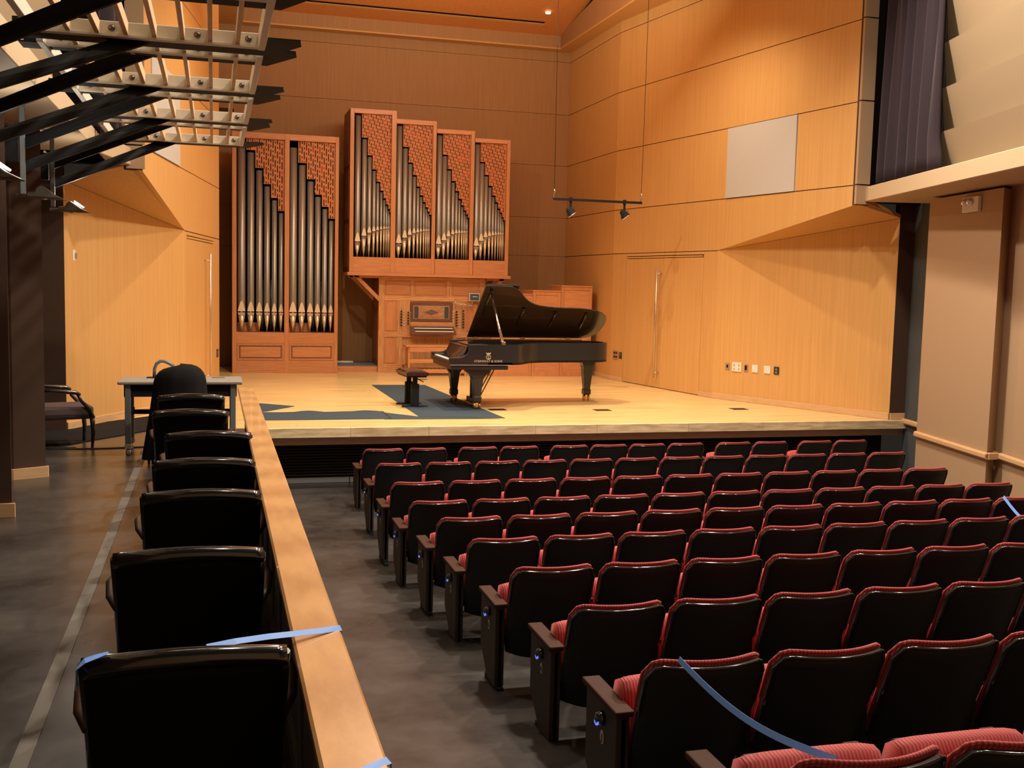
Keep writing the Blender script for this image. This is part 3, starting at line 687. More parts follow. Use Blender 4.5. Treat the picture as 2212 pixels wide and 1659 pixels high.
for x0, x1 in ((4.05, 4.11), (4.82, 4.92)):
    part(MB().box(x0, x1, YC, YC+0.045, 1.62, 1.965), 'stile', M['oak'], case, 0.003)
for x0, x1 in ((3.475, 4.05), (4.11, 4.82), (4.92, 5.555)):
    raised_panel(case, x0, x1, YC, 1.62, 1.965).location = -Vector(case.location)
for x0, x1 in ((3.475, 3.765), (5.25, 5.555)):
    raised_panel(case, x0, x1, YC, 0.85, 1.52, 'organ').location = -Vector(case.location)
    raised_panel(case, x0, x1, YC, 0.16, 0.745, 'organ').location = -Vector(case.location)
for x0, x1 in ((3.765, 4.03), (4.96, 5.25)):
    part(MB().box(x0, x1, YC+0.002, YC+0.045, 0.85, 1.52), 'stop_jamb', M['oak'], case, 0.003)
    part(MB().box(x0, x0+0.1, YC+0.002, YC+0.045, 0.16, 0.745), 'stile', M['oak'], case, 0.003)
part(MB().box(4.03, 4.96, YC+0.03, YC+0.045, 0.85, 1.52), 'console_back', M['oakh'], case)
# stop knobs with pale labels
for x, z0, n in ((3.835, 1.30, 6), (3.985, 1.275, 5), (5.035, 1.305, 6), (5.185, 1.33, 7)):
    for k in range(n):
        z = z0 - 0.059*k
        kb = part(MB().lathe([(0.012,0),(0.012,0.05),(0.021,0.055),(0.021,0.07),(0.008,0.075)], 10, M=Matrix.Translation((x, YC, z)) @ Matrix.Rotation(PI/2, 4, 'X')), 'stop_knob', M['gloss'], case)
        lx = x+0.028 if x < 4.5 else x-0.095
        MB().box(lx, lx+0.065, YC-0.006, YC+0.002, z-0.017, z+0.017).obj('stop_label', M['baseb'], kb)
desk = part(MB().box(4.04, 4.95, YC-0.02, YC+0.03, 1.08, 1.49), 'music_desk', M['walnut'], case, 0.006)
MB().box(4.10, 4.88, YC-0.026, YC-0.018, 1.145, 1.425).obj('desk_inlay_line', M['baseb'], desk)
MB().box(4.11, 4.87, YC-0.030, YC-0.024, 1.155, 1.415).obj('desk_burl', M['burl'], desk)
for x0 in (4.115, 4.775): MB().box(x0, x0+0.09, YC-0.035, YC-0.028, 1.16, 1.41).obj('desk_inset', M['slate'], desk)
MB().ext([(4.32,YC-0.031,1.285),(4.49,YC-0.031,1.345),(4.66,YC-0.031,1.285),(4.49,YC-0.031,1.225)], (0,-0.003,0)).obj('desk_diamond', M['walnut'], desk)
part(MB().box(4.035, 4.955, YC-0.03, YC+0.03, 0.985, 1.075), 'key_slip', M['oakh'], case, 0.004)
kd = part(MB().ext([(4.03,YC+0.03,0.80),(4.03,YC-0.35,0.82),(4.03,YC-0.35,0.86),(4.03,YC-0.05,0.985),(4.03,YC+0.03,0.985)], (0.95,0,0)), 'key_desk', M['walnut'], case, 0.004)
for (y, z) in ((YC-0.10, 0.945), (YC-0.24, 0.885)):
    MB().box(4.09, 4.92, y-0.10, y, z-0.004, z+0.016).obj('manual_keys', M['ivory'], kd, kind='stuff')
    MB().box(4.09, 4.92, y-0.02, y, z+0.016, z+0.03).obj('black_keys', M['black'], kd, kind='stuff')
# braces under the overhang
for xa, xb, in ((2.80, 3.355), (6.08, 5.675)):
    for y in (YC-0.1, YC+0.75):
        s_ = 1 if xb > xa else -1
        part(MB().ext([(xa,y,2.035),(xa+0.11*s_,y,2.035),(xb,y,1.60),(xb,y,1.49)], (0,0.05,0)).box(min(xa,xb), max(xa,xb), y, y+0.05, 1.99, 2.035), 'brace', M['organ'], case, 0.004)
pb_ = part(MB().box(3.84, 4.88, YC-0.75, YC, 0.001, 0.05), 'pedal_frame', M['organ_dark'], case)
for k in range(22):
    MB().box(3.88+0.045*k, 3.902+0.045*k, YC-0.72, YC-0.03, 0.05, 0.09).obj('pedal', M['black'] if k % 2 else M['organh'], pb_)
# tablet on an extending arm
tb = empty('tablet_on_arm', (5.35, YC-0.05, 1.45), 0, 'small tablet screen on a chrome scissor arm fixed to the organ case', 'tablet')
ar = MB()
for k in range(8):
    x = 5.01+0.047*k
    ar.tube([(x,YC-0.06,1.52-0.012*k*0.5),(x+0.047,YC-0.06,1.40)], 0.005, 6).tube([(x,YC-0.07,1.40),(x+0.047,YC-0.07,1.52-0.012*k*0.5)], 0.005, 6)
ar.tube([(5.01,YC-0.04,1.57),(5.01,YC-0.04,1.38)], 0.008, 6).tube([(5.37,YC-0.07,1.38),(5.37,YC-0.07,1.56)], 0.006, 6)
part(ar, 'scissor_arm', M['chrome'], tb)
part(MB().box(5.30, 5.53, YC-0.10, YC-0.085, 1.545, 1.715), 'tablet_body', M['white'], tb, 0.004)
part(MB().box(5.315, 5.515, YC-0.104, YC-0.10, 1.56, 1.70), 'tablet_display', M['tab'], tb)
part(MB().box(5.375, 5.45, YC-0.106, YC-0.104, 1.633, 1.646).box(5.46, 5.48, YC-0.106, YC-0.104, 1.633, 1.646), 'display_line', M['ivory'], tb)
# organ bench
bn = empty('organ_bench', (4.45, 21.75, 0), 0, 'fir organ bench standing over the pedals', 'bench')
part(MB().box(3.78, 5.1, 21.55, 21.95, 0.60, 0.635), 'seat', M['organh'], bn, 0.006)
part(MB().box(3.86, 5.02, 21.56, 21.585, 0.50, 0.598), 'front_board', M['organh'], bn, 0.003)
for x in (3.83, 5.02):
    part(MB().box(x, x+0.035, 21.58, 21.93, 0.0, 0.60), 'leg', M['organ'], bn, 0.004)
for z0, z1 in ((0.06, 0.14), (0.27, 0.35)):
    part(MB().box(3.865, 5.02, 21.60, 21.63, z0, z1), 'stretcher', M['organh'], bn, 0.003)
part(MB().box(3.76, 3.828, 21.62, 21.90, 0.0, 0.22), 'side_block', M['organ_dark'], bn, 0.003)
# stepped chest cabinets right of the console
for nm, (x0, x1, z) in zip(('first', 'second', 'third'), ((5.58, 6.47, 1.735), (6.47, 7.09, 1.815), (7.09, 7.79, 1.93))):
    lab = {'first': 'lowest of the three stepped fir organ cabinets, nearest the console, behind the piano',
           'second': 'middle one of the three stepped fir organ cabinets behind the piano',
           'third': 'tallest of the three stepped fir organ cabinets, next to the right wall'}[nm]
    c = empty('organ_cabinet', ((x0+x1)/2, 21.58, 0), 0, lab, 'cabinet', 'stepped organ cabinets')
    part(MB().box(x0+0.003, x1-0.003, 21.62, 22.4, 0.0, z-0.03), 'body', M['organ'], c, 0.004)
    part(MB().box(x0, x1+0.0, 21.57, 22.42, z-0.03, z), 'lid', M['organh'], c, 0.006)
    part(MB().box(x0+0.003, x0+0.06, 21.585, 21.62, 0, z-0.03).box(x1-0.06, x1-0.003, 21.585, 21.62, 0, z-0.03).box(x0+0.06, x1-0.06, 21.585, 21.62, 0, 0.09).box(x0+0.06, x1-0.06, 21.585, 21.62, 0.50, 0.58).box(x0+0.06, x1-0.06, 21.585, 21.62, z-0.1, z-0.03), 'face_frame', M['organ'], c, 0.003)
    part(MB().box(x0+0.06, x1-0.06, 21.60, 21.62, 0.09, 0.50), 'lower_panel', M['organh'], c)
    part(MB().box(x0+0.06, x1-0.06, 21.60, 21.62, 0.58, z-0.1), 'upper_panel', M['organh'], c)

# ------------------------------------------------------------------ grand piano
PX, PY = 3.42, 15.70
piano = empty('grand_piano', (PX, PY, 0), 0, 'long black concert grand piano with its lid raised', 'piano')
PL, PW = 2.86, 1.44
def bez(p0, p1, p2, p3, n):
    return [tuple((1-t)**3*a + 3*(1-t)**2*t*b_ + 3*(1-t)*t*t*c + t**3*d for a, b_, c, d in zip(p0, p1, p2, p3)) for t in [i/n for i in range(n+1)]]
side = [(0.60, 0.0), (0.98, 0.0)] + bez((0.98,0.0),(1.24,0.02),(1.22,0.40),(1.62,0.52),12)[1:] + bez((1.62,0.52),(2.05,0.64),(2.86,0.42),(2.86,1.00),12)[1:] + bez((2.86,1.00),(2.86,1.28),(2.76,1.44),(2.50,1.44),6)[1:] + [(0.60, 1.44)]
def off_curve(c, d):
    out = []
    for i, p in enumerate(c):
        a = Vector((*c[max(i-1,0)],)); e = Vector((*c[min(i+1,len(c)-1)],)); t = (e-a).normalized(); n = Vector((-t.y, t.x)); out.append((p[0]+n.x*d, p[1]+n.y*d))
    return out
Z0, Z1 = 0.695, 1.005
# rim: wall of thickness .05 following the outline
inner = off_curve(side, 0.05)
rim = MB(); n = len(side)
vs = [(x,y,Z0) for x,y in side] + [(x,y,Z1) for x,y in side] + [(x,y,Z1) for x,y in inner] + [(x,y,Z0) for x,y in inner]
fs = []
for i in range(n-1):
    fs += [(i,i+1,n+i+1,n+i), (n+i,n+i+1,2*n+i+1,2*n+i), (2*n+i,2*n+i+1,3*n+i+1,3*n+i), (3*n+i,3*n+i+1,i+1,i)]
rim.add(vs, fs, True)
r_ = rim.obj('rim', M['piano'], piano)
m_ = r_.modifiers.new('e', 'EDGE_SPLIT'); m_.split_angle = 0.6
# cheeks, near and far, with the scrolled arm
arm = [(0.0,Z0),(0.60,Z0),(0.60,Z1),(0.30,Z1),(0.295,0.93),(0.285,0.885),(0.255,0.845),(0.20,0.815),(0.14,0.805),(0.0,0.805)]
for y0 in (0.0, PW-0.085):
    MB().ext([(x,y0,z) for x, z in arm], (0,0.085,0)).obj('cheek', M['piano'], piano, 0.006, 2)
MB().ext([(x,y,Z0+0.005) for x, y in side], (0,0,0.03)).obj('bottom', M['piano'], piano)
MB().box(0.0, 0.72, 0.01, PW-0.01, Z0-0.012, Z0+0.01).obj('key_bed', M['piano'], piano, 0.003)
MB().box(0.0, 0.96, -0.003, 0.004, Z0-0.004, Z0).obj('edge_line', M['white'], piano)
MB().box(0.03, 0.92, 0.02, PW-0.03, Z0-0.075, Z0-0.012).obj('under_frame', M['piano'], piano, 0.004)
MB().box(0.0, 0.03, 0.085, PW-0.085, Z0+0.01, 0.755).obj('key_slip', M['piano'], piano, 0.004)
kb = MB(); 
for k in range(52):
    y = 0.12 + (PW-0.24)*k/52
    kb.box(0.032, 0.18, y+0.0007, y+(PW-0.24)/52-0.0007, 0.72, 0.765)
kb.obj('white_key', M['ivory'], piano, kind='stuff')
bk = MB()
for k in range(51):
    if k % 7 in (1, 4): continue
    y = 0.12 + (PW-0.24)*(k+1)/52
    bk.box(0.085, 0.18, y-0.006, y+0.006, 0.765, 0.778)
bk.obj('black_key', M['gloss'], piano, kind='stuff')
MB().box(0.03,0.2,0.085,0.118,0.71,0.785).box(0.03,0.2,PW-0.118,PW-0.085,0.71,0.785).obj('key_block', M['piano'], piano, 0.004)
MB().ext([(0.19,0.09,0.74),(0.21,0.09,0.74),(0.30,0.09,0.95),(0.285,0.09,0.955)], (0,PW-0.18,0)).obj('fallboard', M['gloss'], piano, 0.003)
MB().box(0.28, 0.64, 0.06, PW-0.06, 0.955, 0.975).obj('pin_block_cover', M['gloss'], piano, 0.003)
MB().ext([(0.36,0.30,0.985),(0.37,0.30,0.98),(0.62,0.30,0.998),(0.62,0.30,1.008)], (0,0.84,0)).obj('music_desk', M['gloss'], piano, 0.003)
MB().ext([(x,y,0.86) for x, y in off_curve(side, 0.055)], (0,0,0.02)).obj('iron_plate', M['plate'], piano)
st = MB()
for k in range(5):
    st.tube([(0.75,0.25+0.22*k,0.915),(1.3+0.28*k,0.45+0.18*k,0.905)], 0.012, 6)
st.obj('plate_strut', M['plate'], piano)
# lid: main board hinged on the spine, front flap folded back on it
HX, HY, HZ = 0.60, 1.455, 1.035
ang = math.radians(35.5)
LM = Matrix.Translation((0, HY, HZ)) @ Matrix.Rotation(-ang, 4, 'X') @ Matrix.Translation((0, -HY, 0))
out2 = off_curve(side, -0.015)
MB().ext([(x,y,0.0) for x, y in out2], (0,0,0.022), smooth=False, M=LM).obj('lid', M['pianolid'], piano, 0.004)
LF = LM @ Matrix.Translation((HX+0.02, -0.03, 0.028))
MB().ext([(0.0,0.02,0), (0.54,0.02,0), (0.54,1.42,0), (0.0,1.42,0)], (0,0,0.02), M=LF).obj('lid_flap', M['pianolid'], piano, 0.004)
lb = MB()
for x, y0, y1 in ((0.72,0.10,0.75),(1.36,0.58,1.05),(1.92,0.68,1.10),(2.45,0.70,1.10)):
    lb.tube([(x,y0,-0.016),(x,y1,-0.016)], 0.016, 6, M=LM).lathe([(0.03,0),(0.03,0.02)], 10, c=(x,y0,-0.03), M=LM)
lb.obj('lid_bar', M['gloss'], piano)
for x in (0.75, 1.55, 2.35):
    MB().box(x-0.04, x+0.04, 1.43, 1.47, 0.995, 1.05).obj('hinge', M['brass'], piano)
MB().box(0.60, 2.6, 1.435, 1.452, 1.003, 1.02).obj('hinge_strip', M['brass'], piano)
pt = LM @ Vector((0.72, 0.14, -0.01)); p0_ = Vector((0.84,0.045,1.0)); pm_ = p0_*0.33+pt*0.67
MB().tube([tuple(p0_), tuple(pm_)], [0.026,0.015], 10).obj('lid_prop', M['chrome'], piano)  # pale metal stands in for the bright reflection on a black stick
MB().tube([tuple(pm_), tuple(pt)], [0.016,0.014], 10).obj('prop_upper', M['gloss'], piano)
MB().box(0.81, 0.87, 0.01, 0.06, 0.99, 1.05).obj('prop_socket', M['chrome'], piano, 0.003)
# legs with brass casters
def pleg(x, y, fl=0.20, t=0.62):
    prof = [(fl, t), (fl-0.01, t-0.03), ((fl+0.085)*0.42, t-0.09), (0.080, t-0.15), (0.078, t-0.17), (0.052, 0.205), (0.062, 0.195), (0.062, 0.12), (0.045, 0.105)]
    b = MB(); vs = []; fs = []
    for r, z in prof:
        ry = min(r, 0.085)
        vs += [(x-r,y-ry,z),(x+r,y-ry,z),(x+r,y+ry,z),(x-r,y+ry,z)]
    for i in range(len(prof)-1):
        for k in range(4):
            a = i*4+k; c = i*4+(k+1) % 4; fs.append((a, a+4, c+4, c))
    fs.append((0,1,2,3)); L = 4*(len(prof)-1); fs.append((L+3,L+2,L+1,L))
    l = b.add(vs, fs).obj('leg', M['piano'], piano, 0.004)
    cs = MB()
    for dx in (-0.035, 0.035):
        cs.lathe([(0.012,-0.016),(0.05,-0.014),(0.055,0),(0.05,0.014),(0.012,0.016)], 16, M=Matrix.Translation((x+dx*1.1,y,0.056)) @ Matrix.Rotation(PI/2, 4, 'Y') @ Matrix.Rotation(0, 4, 'Z'))
    cs.box(x-0.02, x+0.02, y-0.02, y+0.02, 0.03, 0.108)
    cs.obj('caster', M['brass'], l)
pleg(0.47, 0.16); pleg(0.36, 1.30); pleg(2.62, 1.20, 0.13, 0.695)
ly = MB()
ly.box(0.50, 0.56, 0.50, 0.54, 0.14, 0.63).box(0.50, 0.56, 0.72, 0.76, 0.14, 0.63).box(0.46, 0.60, 0.44, 0.82, 0.05, 0.14)
ly.tube([(0.60,0.55,0.12),(0.86,0.55,0.62)], 0.010, 6).tube([(0.60,0.72,0.12),(0.86,0.72,0.62)], 0.010, 6)
ly.obj('pedal_lyre', M['piano'], piano, 0.004)
for y in (0.56, 0.63, 0.70): MB().box(0.36, 0.47, y-0.012, y+0.012, 0.07, 0.082).obj('pedal', M['brass'], piano, 0.004)
# lettering and lyre emblem on the near side
TM = Matrix.Translation((0.60, -0.0015, 0.752)) @ Matrix.Rotation(PI/2, 4, 'X')
cu = bpy.data.curves.new('t', 'FONT'); 
text_obj('STEINWAY & SONS', 0.046, 0.001, M['gold'], piano, 'lettering', TM @ Matrix.Diagonal((1.12,1.0,1.0,1.0)))
em = MB()
cx0, cz0 = 0.60, 0.83
def arc(pts, r): em.tube([(x+cx0, -0.003, z+cz0) for x, z in pts], r, 6, flat=1)
for s_ in (-1, 1):
    arc([(s_*0.030,0.050),(s_*0.022,0.036),(s_*0.017,0.022),(s_*0.026,0.006),(s_*0.036,-0.012),(s_*0.034,-0.030),(s_*0.020,-0.044),(0,-0.050)], 0.0045)
    arc([(s_*0.030,0.050),(s_*0.038,0.046)], 0.005)
for x in (-0.010, 0.0, 0.010): arc([(x,0.046),(x,-0.042)], 0.0022)
arc([(-0.020,0.030),(0.020,0.030)], 0.003); arc([(0,0.044),(0,0.056)], 0.004); arc([(-0.014,-0.046),(0.014,-0.046)], 0.006)
em.obj('lyre_emblem', M['gold'], piano)
# piano bench
be = empty('piano_bench', (2.98, 16.42, 0), 0.06, 'black padded piano bench on a twin column stand', 'bench')
bw_ = MB()
def cush(u, v):
    a = 2*u-1; c = 2*v-1
    return (a*0.175*(1), c*0.37, 0.545 + 0.035*(1-abs(a)**6)*(1-abs(c)**8) - 0.006*abs(math.sin(3*PI*v)) )
bw_.grid(cush, 10, 18).box(-0.175, 0.175, -0.37, 0.37, 0.495, 0.545).obj('cushion', M['gloss'], be, 0.004)
MB().box(-0.15, 0.15, -0.34, 0.34, 0.47, 0.495).obj('seat_frame', M['darkmetal'], be)
for y in (-0.20, 0.20):
    MB().box(-0.06, 0.06, y-0.035, y+0.035, 0.02, 0.36).obj('lower_column', M['darkmetal'], be, 0.003)
    MB().box(-0.035, 0.035, y-0.022, y+0.022, 0.36, 0.475).obj('upper_column', M['darkmetal'], be, 0.003)
    MB().box(-0.20, 0.20, y-0.03, y+0.03, 0.0, 0.02).obj('foot', M['darkmetal'], be, 0.003)
MB().tube([(0.05,0.0,0.44),(0.16,-0.1,0.38)], 0.008, 6).obj('lever', M['darkmetal'], be)
# runners on the stage floor
def mat_poly(name, pts, label, cat='mat', mt='felt', h=0.006):
    o = MB().ext([(x,y,0.001) for x, y in pts], (0,0,h)).obj(name, M[mt]); setp(o, label, cat); return o
mat_poly('floor_runner', [(2.82,19.70), (3.81,19.68), (4.04,14.74), (2.84,15.02)], 'blue-grey runner mat from the organ side passing under the piano keyboard')
rr = MB()
def wav(u, v):
    x = 0.42 + 2.0*u
    y = 14.80 + (0.89+0.02*math.sin(19*u))*v
    z = 0.005 + 0.016*max(0, math.sin(15*u+1))*v**3
    return (x, y, z)
o = rr.grid(wav, 60, 6).obj('floor_runner', M['felt']); setp(o, 'wrinkled blue-grey runner mat along the stage edge near the side railing', 'mat')
sm = o.modifiers.new('s', 'SOLIDIFY'); sm.thickness = 0.004
mat_poly('floor_runner', [(2.30,14.76), (3.95,14.70), (2.83,15.03), (2.30,15.68)], 'dark tapering end of the runner mat along the stage edge before the piano', h=0.004)
mat_poly('floor_runner', [(0.42,17.05), (1.18,16.41), (0.735,15.80), (0.42,15.75)], 'pointed blue-grey mat corner on the stage next to the side railing')
# floor pockets
for x, y, lab in ((3.95,20.85,'thin metal floor pocket on stage near the organ bench'), (4.20,15.78,'floor pocket plate on stage beside the near piano leg'), (5.85,15.60,'floor pocket plate alone on the open stage right of the piano runner'), (8.20,15.58,'floor pocket plate on stage before the right splayed wall')):
    setp(MB().box(x-0.13, x+0.13, y-0.10, y+0.10, 0.0, 0.004).obj('floor_pocket', M['strip'] if 'thin' in lab else M['armcap']), lab, 'floor box')
# hanging lighting bar
hb = empty('lighting_bar', (6.55, 18.0, 3.43), 0, 'black lighting bar hung on two wires above the piano', 'lighting bar')
part(MB().box(5.72, 7.38, 17.98, 18.02, 3.41, 3.45), 'bar', M['darkmetal'], hb)
for x in (5.735, 7.365):
    part(MB().tube([(x,18,3.44),(x-0.03 if x < 6 else x+0.02,18,8.2)], 0.0045, 5), 'wire', M['darkmetal'], hb)
    part(MB().tube([(x,18,3.44),(x-0.012,18,3.50),(x+0.008,18,3.55),(x,18,3.60)], 0.009, 6), 'shackle', M['chrome'], hb)
for x, lab in ((6.04, 'small black spotlight near the far left end of the hanging bar'), (7.05, 'small black spotlight near the right end of the hanging bar')):
    sp = empty('spotlight', (x, 18.0, 3.43), 0, lab, 'spotlight', 'spotlights on the hanging bar')
    MB().box(-0.02, 0.02, -0.035, 0.035, -0.035, 0.04).obj('clamp', M['darkmetal'], sp, 0.004)
    MB().box(-0.018, 0.018, -0.012, 0.012, -0.14, -0.03).obj('stem', M['darkmetal'], sp, 0.003)
    RM = Matrix.Translation((-0.01, 0, -0.20)) @ Matrix.Rotation(math.radians(-35), 4, 'Y')
    MB().lathe([(0.03,0.07),(0.055,0.05),(0.06,0.0),(0.085,-0.055),(0.088,-0.06)], 16, M=RM).obj('housing', M['darkmetal'], sp)
    MB().lathe([(0.088,-0.06),(0.095,-0.06),(0.095,-0.075),(0.084,-0.075)], 18, M=RM, closed=False).lathe([(0.001,-0.061),(0.08,-0.061)], 16, M=RM, closed=False).obj('lens_ring', M['chrome'], sp)
    MB().tube([(0.06,0.0,-0.14),(0.07,0.02,-0.19),(0.02,0.02,-0.14),(-0.06,0.0,-0.15),(-0.075,0,-0.2)], 0.008, 6).obj('yoke', M['darkmetal'], sp)
# wall plates
def wplate(x, y, z, w, h, ang, mat, label, holes=(), hm='void', side=-1, name='wall_plate', cat='wall plate'):
    r0 = empty(name, (x, y, z), ang, label, cat)
    MB().box(-0.012, 0.0, -w/2, w/2, -h/2, h/2).obj('cover', M[mat], r0, 0.002)
    for (a, c, ww, hh) in holes:
        MB().box(-0.015, -0.010, a-ww/2, a+ww/2, c-hh/2, c+hh/2).obj('insert', M[hm], r0)
    return r0
ar_ = math.atan2(9.955-8.535, 17.2-14.08)   # splay of the right lower wall
xs_ = lambda y: 9.955 - (14.08-y)*(-1)*(-(9.955-8.52)/3.12) if False else 9.955 - (y-14.08)*(9.955-8.52)/3.12
D = [(16.913,0.09,0.11,'steel','small round steel microphone socket plate at the far end of the row of wall plates', [(0,0,0.035,0.05)], 'void'),
     (16.73,0.20,0.16,'white','wide white four-gang socket plate on the right stage wall', [(-0.05,0.03,0.03,0.035),(0.05,0.03,0.03,0.035),(-0.05,-0.035,0.03,0.035),(0.05,-0.035,0.03,0.035)], 'baseb'),
     (16.55,0.08,0.12,'steel','steel plate with a black slot between white plates on the right stage wall', [(0,0,0.04,0.08)], 'void'),
     (16.38,0.12,0.13,'white','plain white blank plate next to the steel slot plate, right stage wall', [], 'void'),
     (16.15,0.13,0.13,'white','plain white blank plate beside the black socket, right stage wall', [], 'void'),
     (15.98,0.10,0.13,'black','black twin socket plate nearest the hall on the right stage wall', [(0,0.02,0.03,0.03),(0,-0.03,0.03,0.03)], 'steel')]
for y, w_, h_, mt, lab, hl, hm in D:
    wplate(xs_(y)-0.001, y, 0.592, w_, h_, ar_*1.0 if False else math.atan2(1.435, 3.12), mt, lab, hl, hm)
aw = math.atan(0.1561)
wplate(XW(20.62)-0.002, 20.60, 0.53, 0.20, 0.17, aw, 'steel', 'grey steel outlet plate with two pairs of black sockets left of the door', [(-0.04,0.04,0.05,0.04),(0.04,0.04,0.05,0.04),(-0.04,-0.04,0.05,0.04),(0.04,-0.04,0.05,0.04)])
wplate(XW(20.40)-0.002, 20.41, 0.53, 0.10, 0.13, aw, 'black', 'small black outlet plate at the left jamb of the right stage door', [(0,0.02,0.03,0.03)], 'steel')
# left wall devices
al = PI - math.atan2(1.435, 3.12)
xl = lambda y: MX(xs_(y))
tsn = wplate(xl(16.28)+0.001, 16.28, 1.287, 0.19, 0.17, al, 'black', 'small lit blue touch screen on the left stage wall', [], name='touch_screen', cat='screen')
MB().box(-0.016, -0.012, -0.08, 0.08, -0.07, 0.07).obj('display', M['screenblue'], tsn)
wplate(xl(14.29)+0.001, 14.29, 2.16, 0.12, 0.13, al, 'white', 'small white sensor box high on the left stage wall', [(0,-0.01,0.05,0.07)], 'steel', name='wall_sensor', cat='sensor')
wplate(xl(15.85)+0.001, 15.85, 0.60, 0.09, 0.15, al, 'black', 'black socket plate on the left stage wall above the table', [(0,0.03,0.03,0.02),(0,-0.03,0.03,0.02)], 'steel')
wplate(xl(16.1)+0.001, 16.10, 0.60, 0.14, 0.15, al, 'white', 'white plate beside the black socket on the left stage wall above the table', [])
wplate(MX(XW(19.6))+0.001, 19.6, 0.59, 0.14, 0.14, PI-aw, 'black', 'black switch plate beside the left stage door', [(0.03,0,0.02,0.08)], 'steel')

# ------------------------------------------------------------------ left balcony: railing, chairs, table
rl = empty('side_railing', (0.31, 4, 0), 0, 'long parapet railing with a flat maple cap along the raised side floor', 'railing')
part(MB().box(0.232, 0.388, -1.0, 11.2, 0.782, 0.82), 'cap', M['rail'], rl, 0.008, label=None)
part(MB().box(0.315, 0.365, -1.0, 11.18, 0.0, 0.782), 'parapet', M['wallgrey'], rl)
part(MB().box(0.30, 0.315, -1.0, 11.18, 0.70, 0.782).box(0.295, 0.315, -1.0, 11.18, 0.0, 0.09), 'parapet_rail', M['grey'], rl)
for k in range(17):
    y = 0.6 + k*0.655
    part(MB().box(0.300, 0.3155, y, y+0.06, 0.0, 0.782), 'post', M['grey'], rl, 0.004)
# lounge chairs in a row, seen from behind
def make_guest_chair():
    r0 = empty('guest_chair', (0,0,0), 0, None, 'chair')
    hw = 0.270; lean = 0.13
    def bk(u, v, off=0.0):
        x = (2*u-1)*hw*(0.965+0.035*v); z = 0.44 + 0.395*v
        y = -0.255 - lean*v - 0.035*(1-(2*u-1)**2) + off
        return (x, y, z)
    m = MB().grid(lambda u, v: bk(u, v, -0.008), 16, 10).obj('backrest', M['chair'], r0)
    so = m.modifiers.new('s', 'SOLIDIFY'); so.thickness = 0.045; so.offset = 0
    for sgn in (-1, 1):
        MB().tube([(sgn*hw*0.99, -0.24, 0.40), (sgn*hw*1.0, -0.31, 0.62), (sgn*hw*1.02, -0.385, 0.84)], [0.016,0.017,0.018], 8).obj('back_frame', M['gloss'], r0)
    # arched glossy top rail
    tr = MB()
    nU = 20
    prof = [(-0.030,-0.030),(0.026,-0.030),(0.034,-0.008),(0.024,0.016),(0.0,0.024),(-0.026,0.014),(-0.036,-0.010)]
    vs = []; fs = []
    for i in range(nU+1):
        u = i/nU; x = (2*u-1)*(hw+0.012); a = 1-(2*u-1)**2
        for (py_, pz) in prof:
            vs.append((x, -0.255-lean-0.035*a+py_-0.008, 0.838+0.024*a+pz))
    k_ = len(prof)
    for i in range(nU):
        for k in range(k_):
            fs.append((i*k_+k, i*k_+(k+1) % k_, (i+1)*k_+(k+1) % k_, (i+1)*k_+k))
    fs.append(tuple(range(k_))[::-1]); fs.append(tuple(nU*k_+k for k in range(k_)))
    tr.add(vs, fs, True); tr.obj('top_rail', M['gloss'], r0)
    st = MB().box(-0.26, 0.26, -0.24, 0.24, 0.40, 0.47).obj('seat', M['chair'], r0, 0.02, 2)
    for sx in (-1, 1):
        for sy in (-1, 1):
            MB().tube([(sx*0.25, sy*0.22, 0.42), (sx*0.26, sy*0.25, 0.0)], [0.02, 0.014], 8).obj('leg', M['gloss'], r0)
        p = [(sx*0.275,-0.32,0.62), (sx*0.300,-0.24,0.645), (sx*0.315,-0.05,0.655), (sx*0.310,0.10,0.64), (sx*0.30,0.16,0.60)]
        MB().tube(p, [0.016,0.024,0.026,0.024,0.018], 10, flat=0.6).obj('armrest', M['armwood'], r0)
        MB().tube([(sx*0.31,0.12,0.62), (sx*0.285,0.20,0.44)], 0.014, 8).obj('arm_support', M['gloss'], r0)
    return r0
gc = make_guest_chair()
cpos = [(-0.078,3.50,0.0,'black armchair nearest the camera, with a wrap of blue tape on its corner'),
        (-0.095,4.68,0.0,'second black armchair in the row beside the railing, just past the blue tape'),
        (-0.062,5.86,0.0,'third black armchair in the row along the railing'),
        (-0.060,6.82,0.01,'fourth black armchair in the row along the railing, tan floor light on its arm'),
        (-0.035,7.95,0.0,'fifth black armchair in the row along the railing'),
        (-0.170,9.22,-0.03,'sixth black armchair in the row along the railing, second from the cloth-draped chair'),
        (-0.190,10.38,-0.02,'farthest black armchair of the row, directly before the cloth-draped chair')]
for i, (x, y, rz, lab) in enumerate(cpos):
    o = gc if i == 0 else copy_tree(gc)
    o.location = (x, y, 0); o.rotation_euler = (0,0,rz); o['label'] = lab; o['group'] = 'black armchairs along the railing'
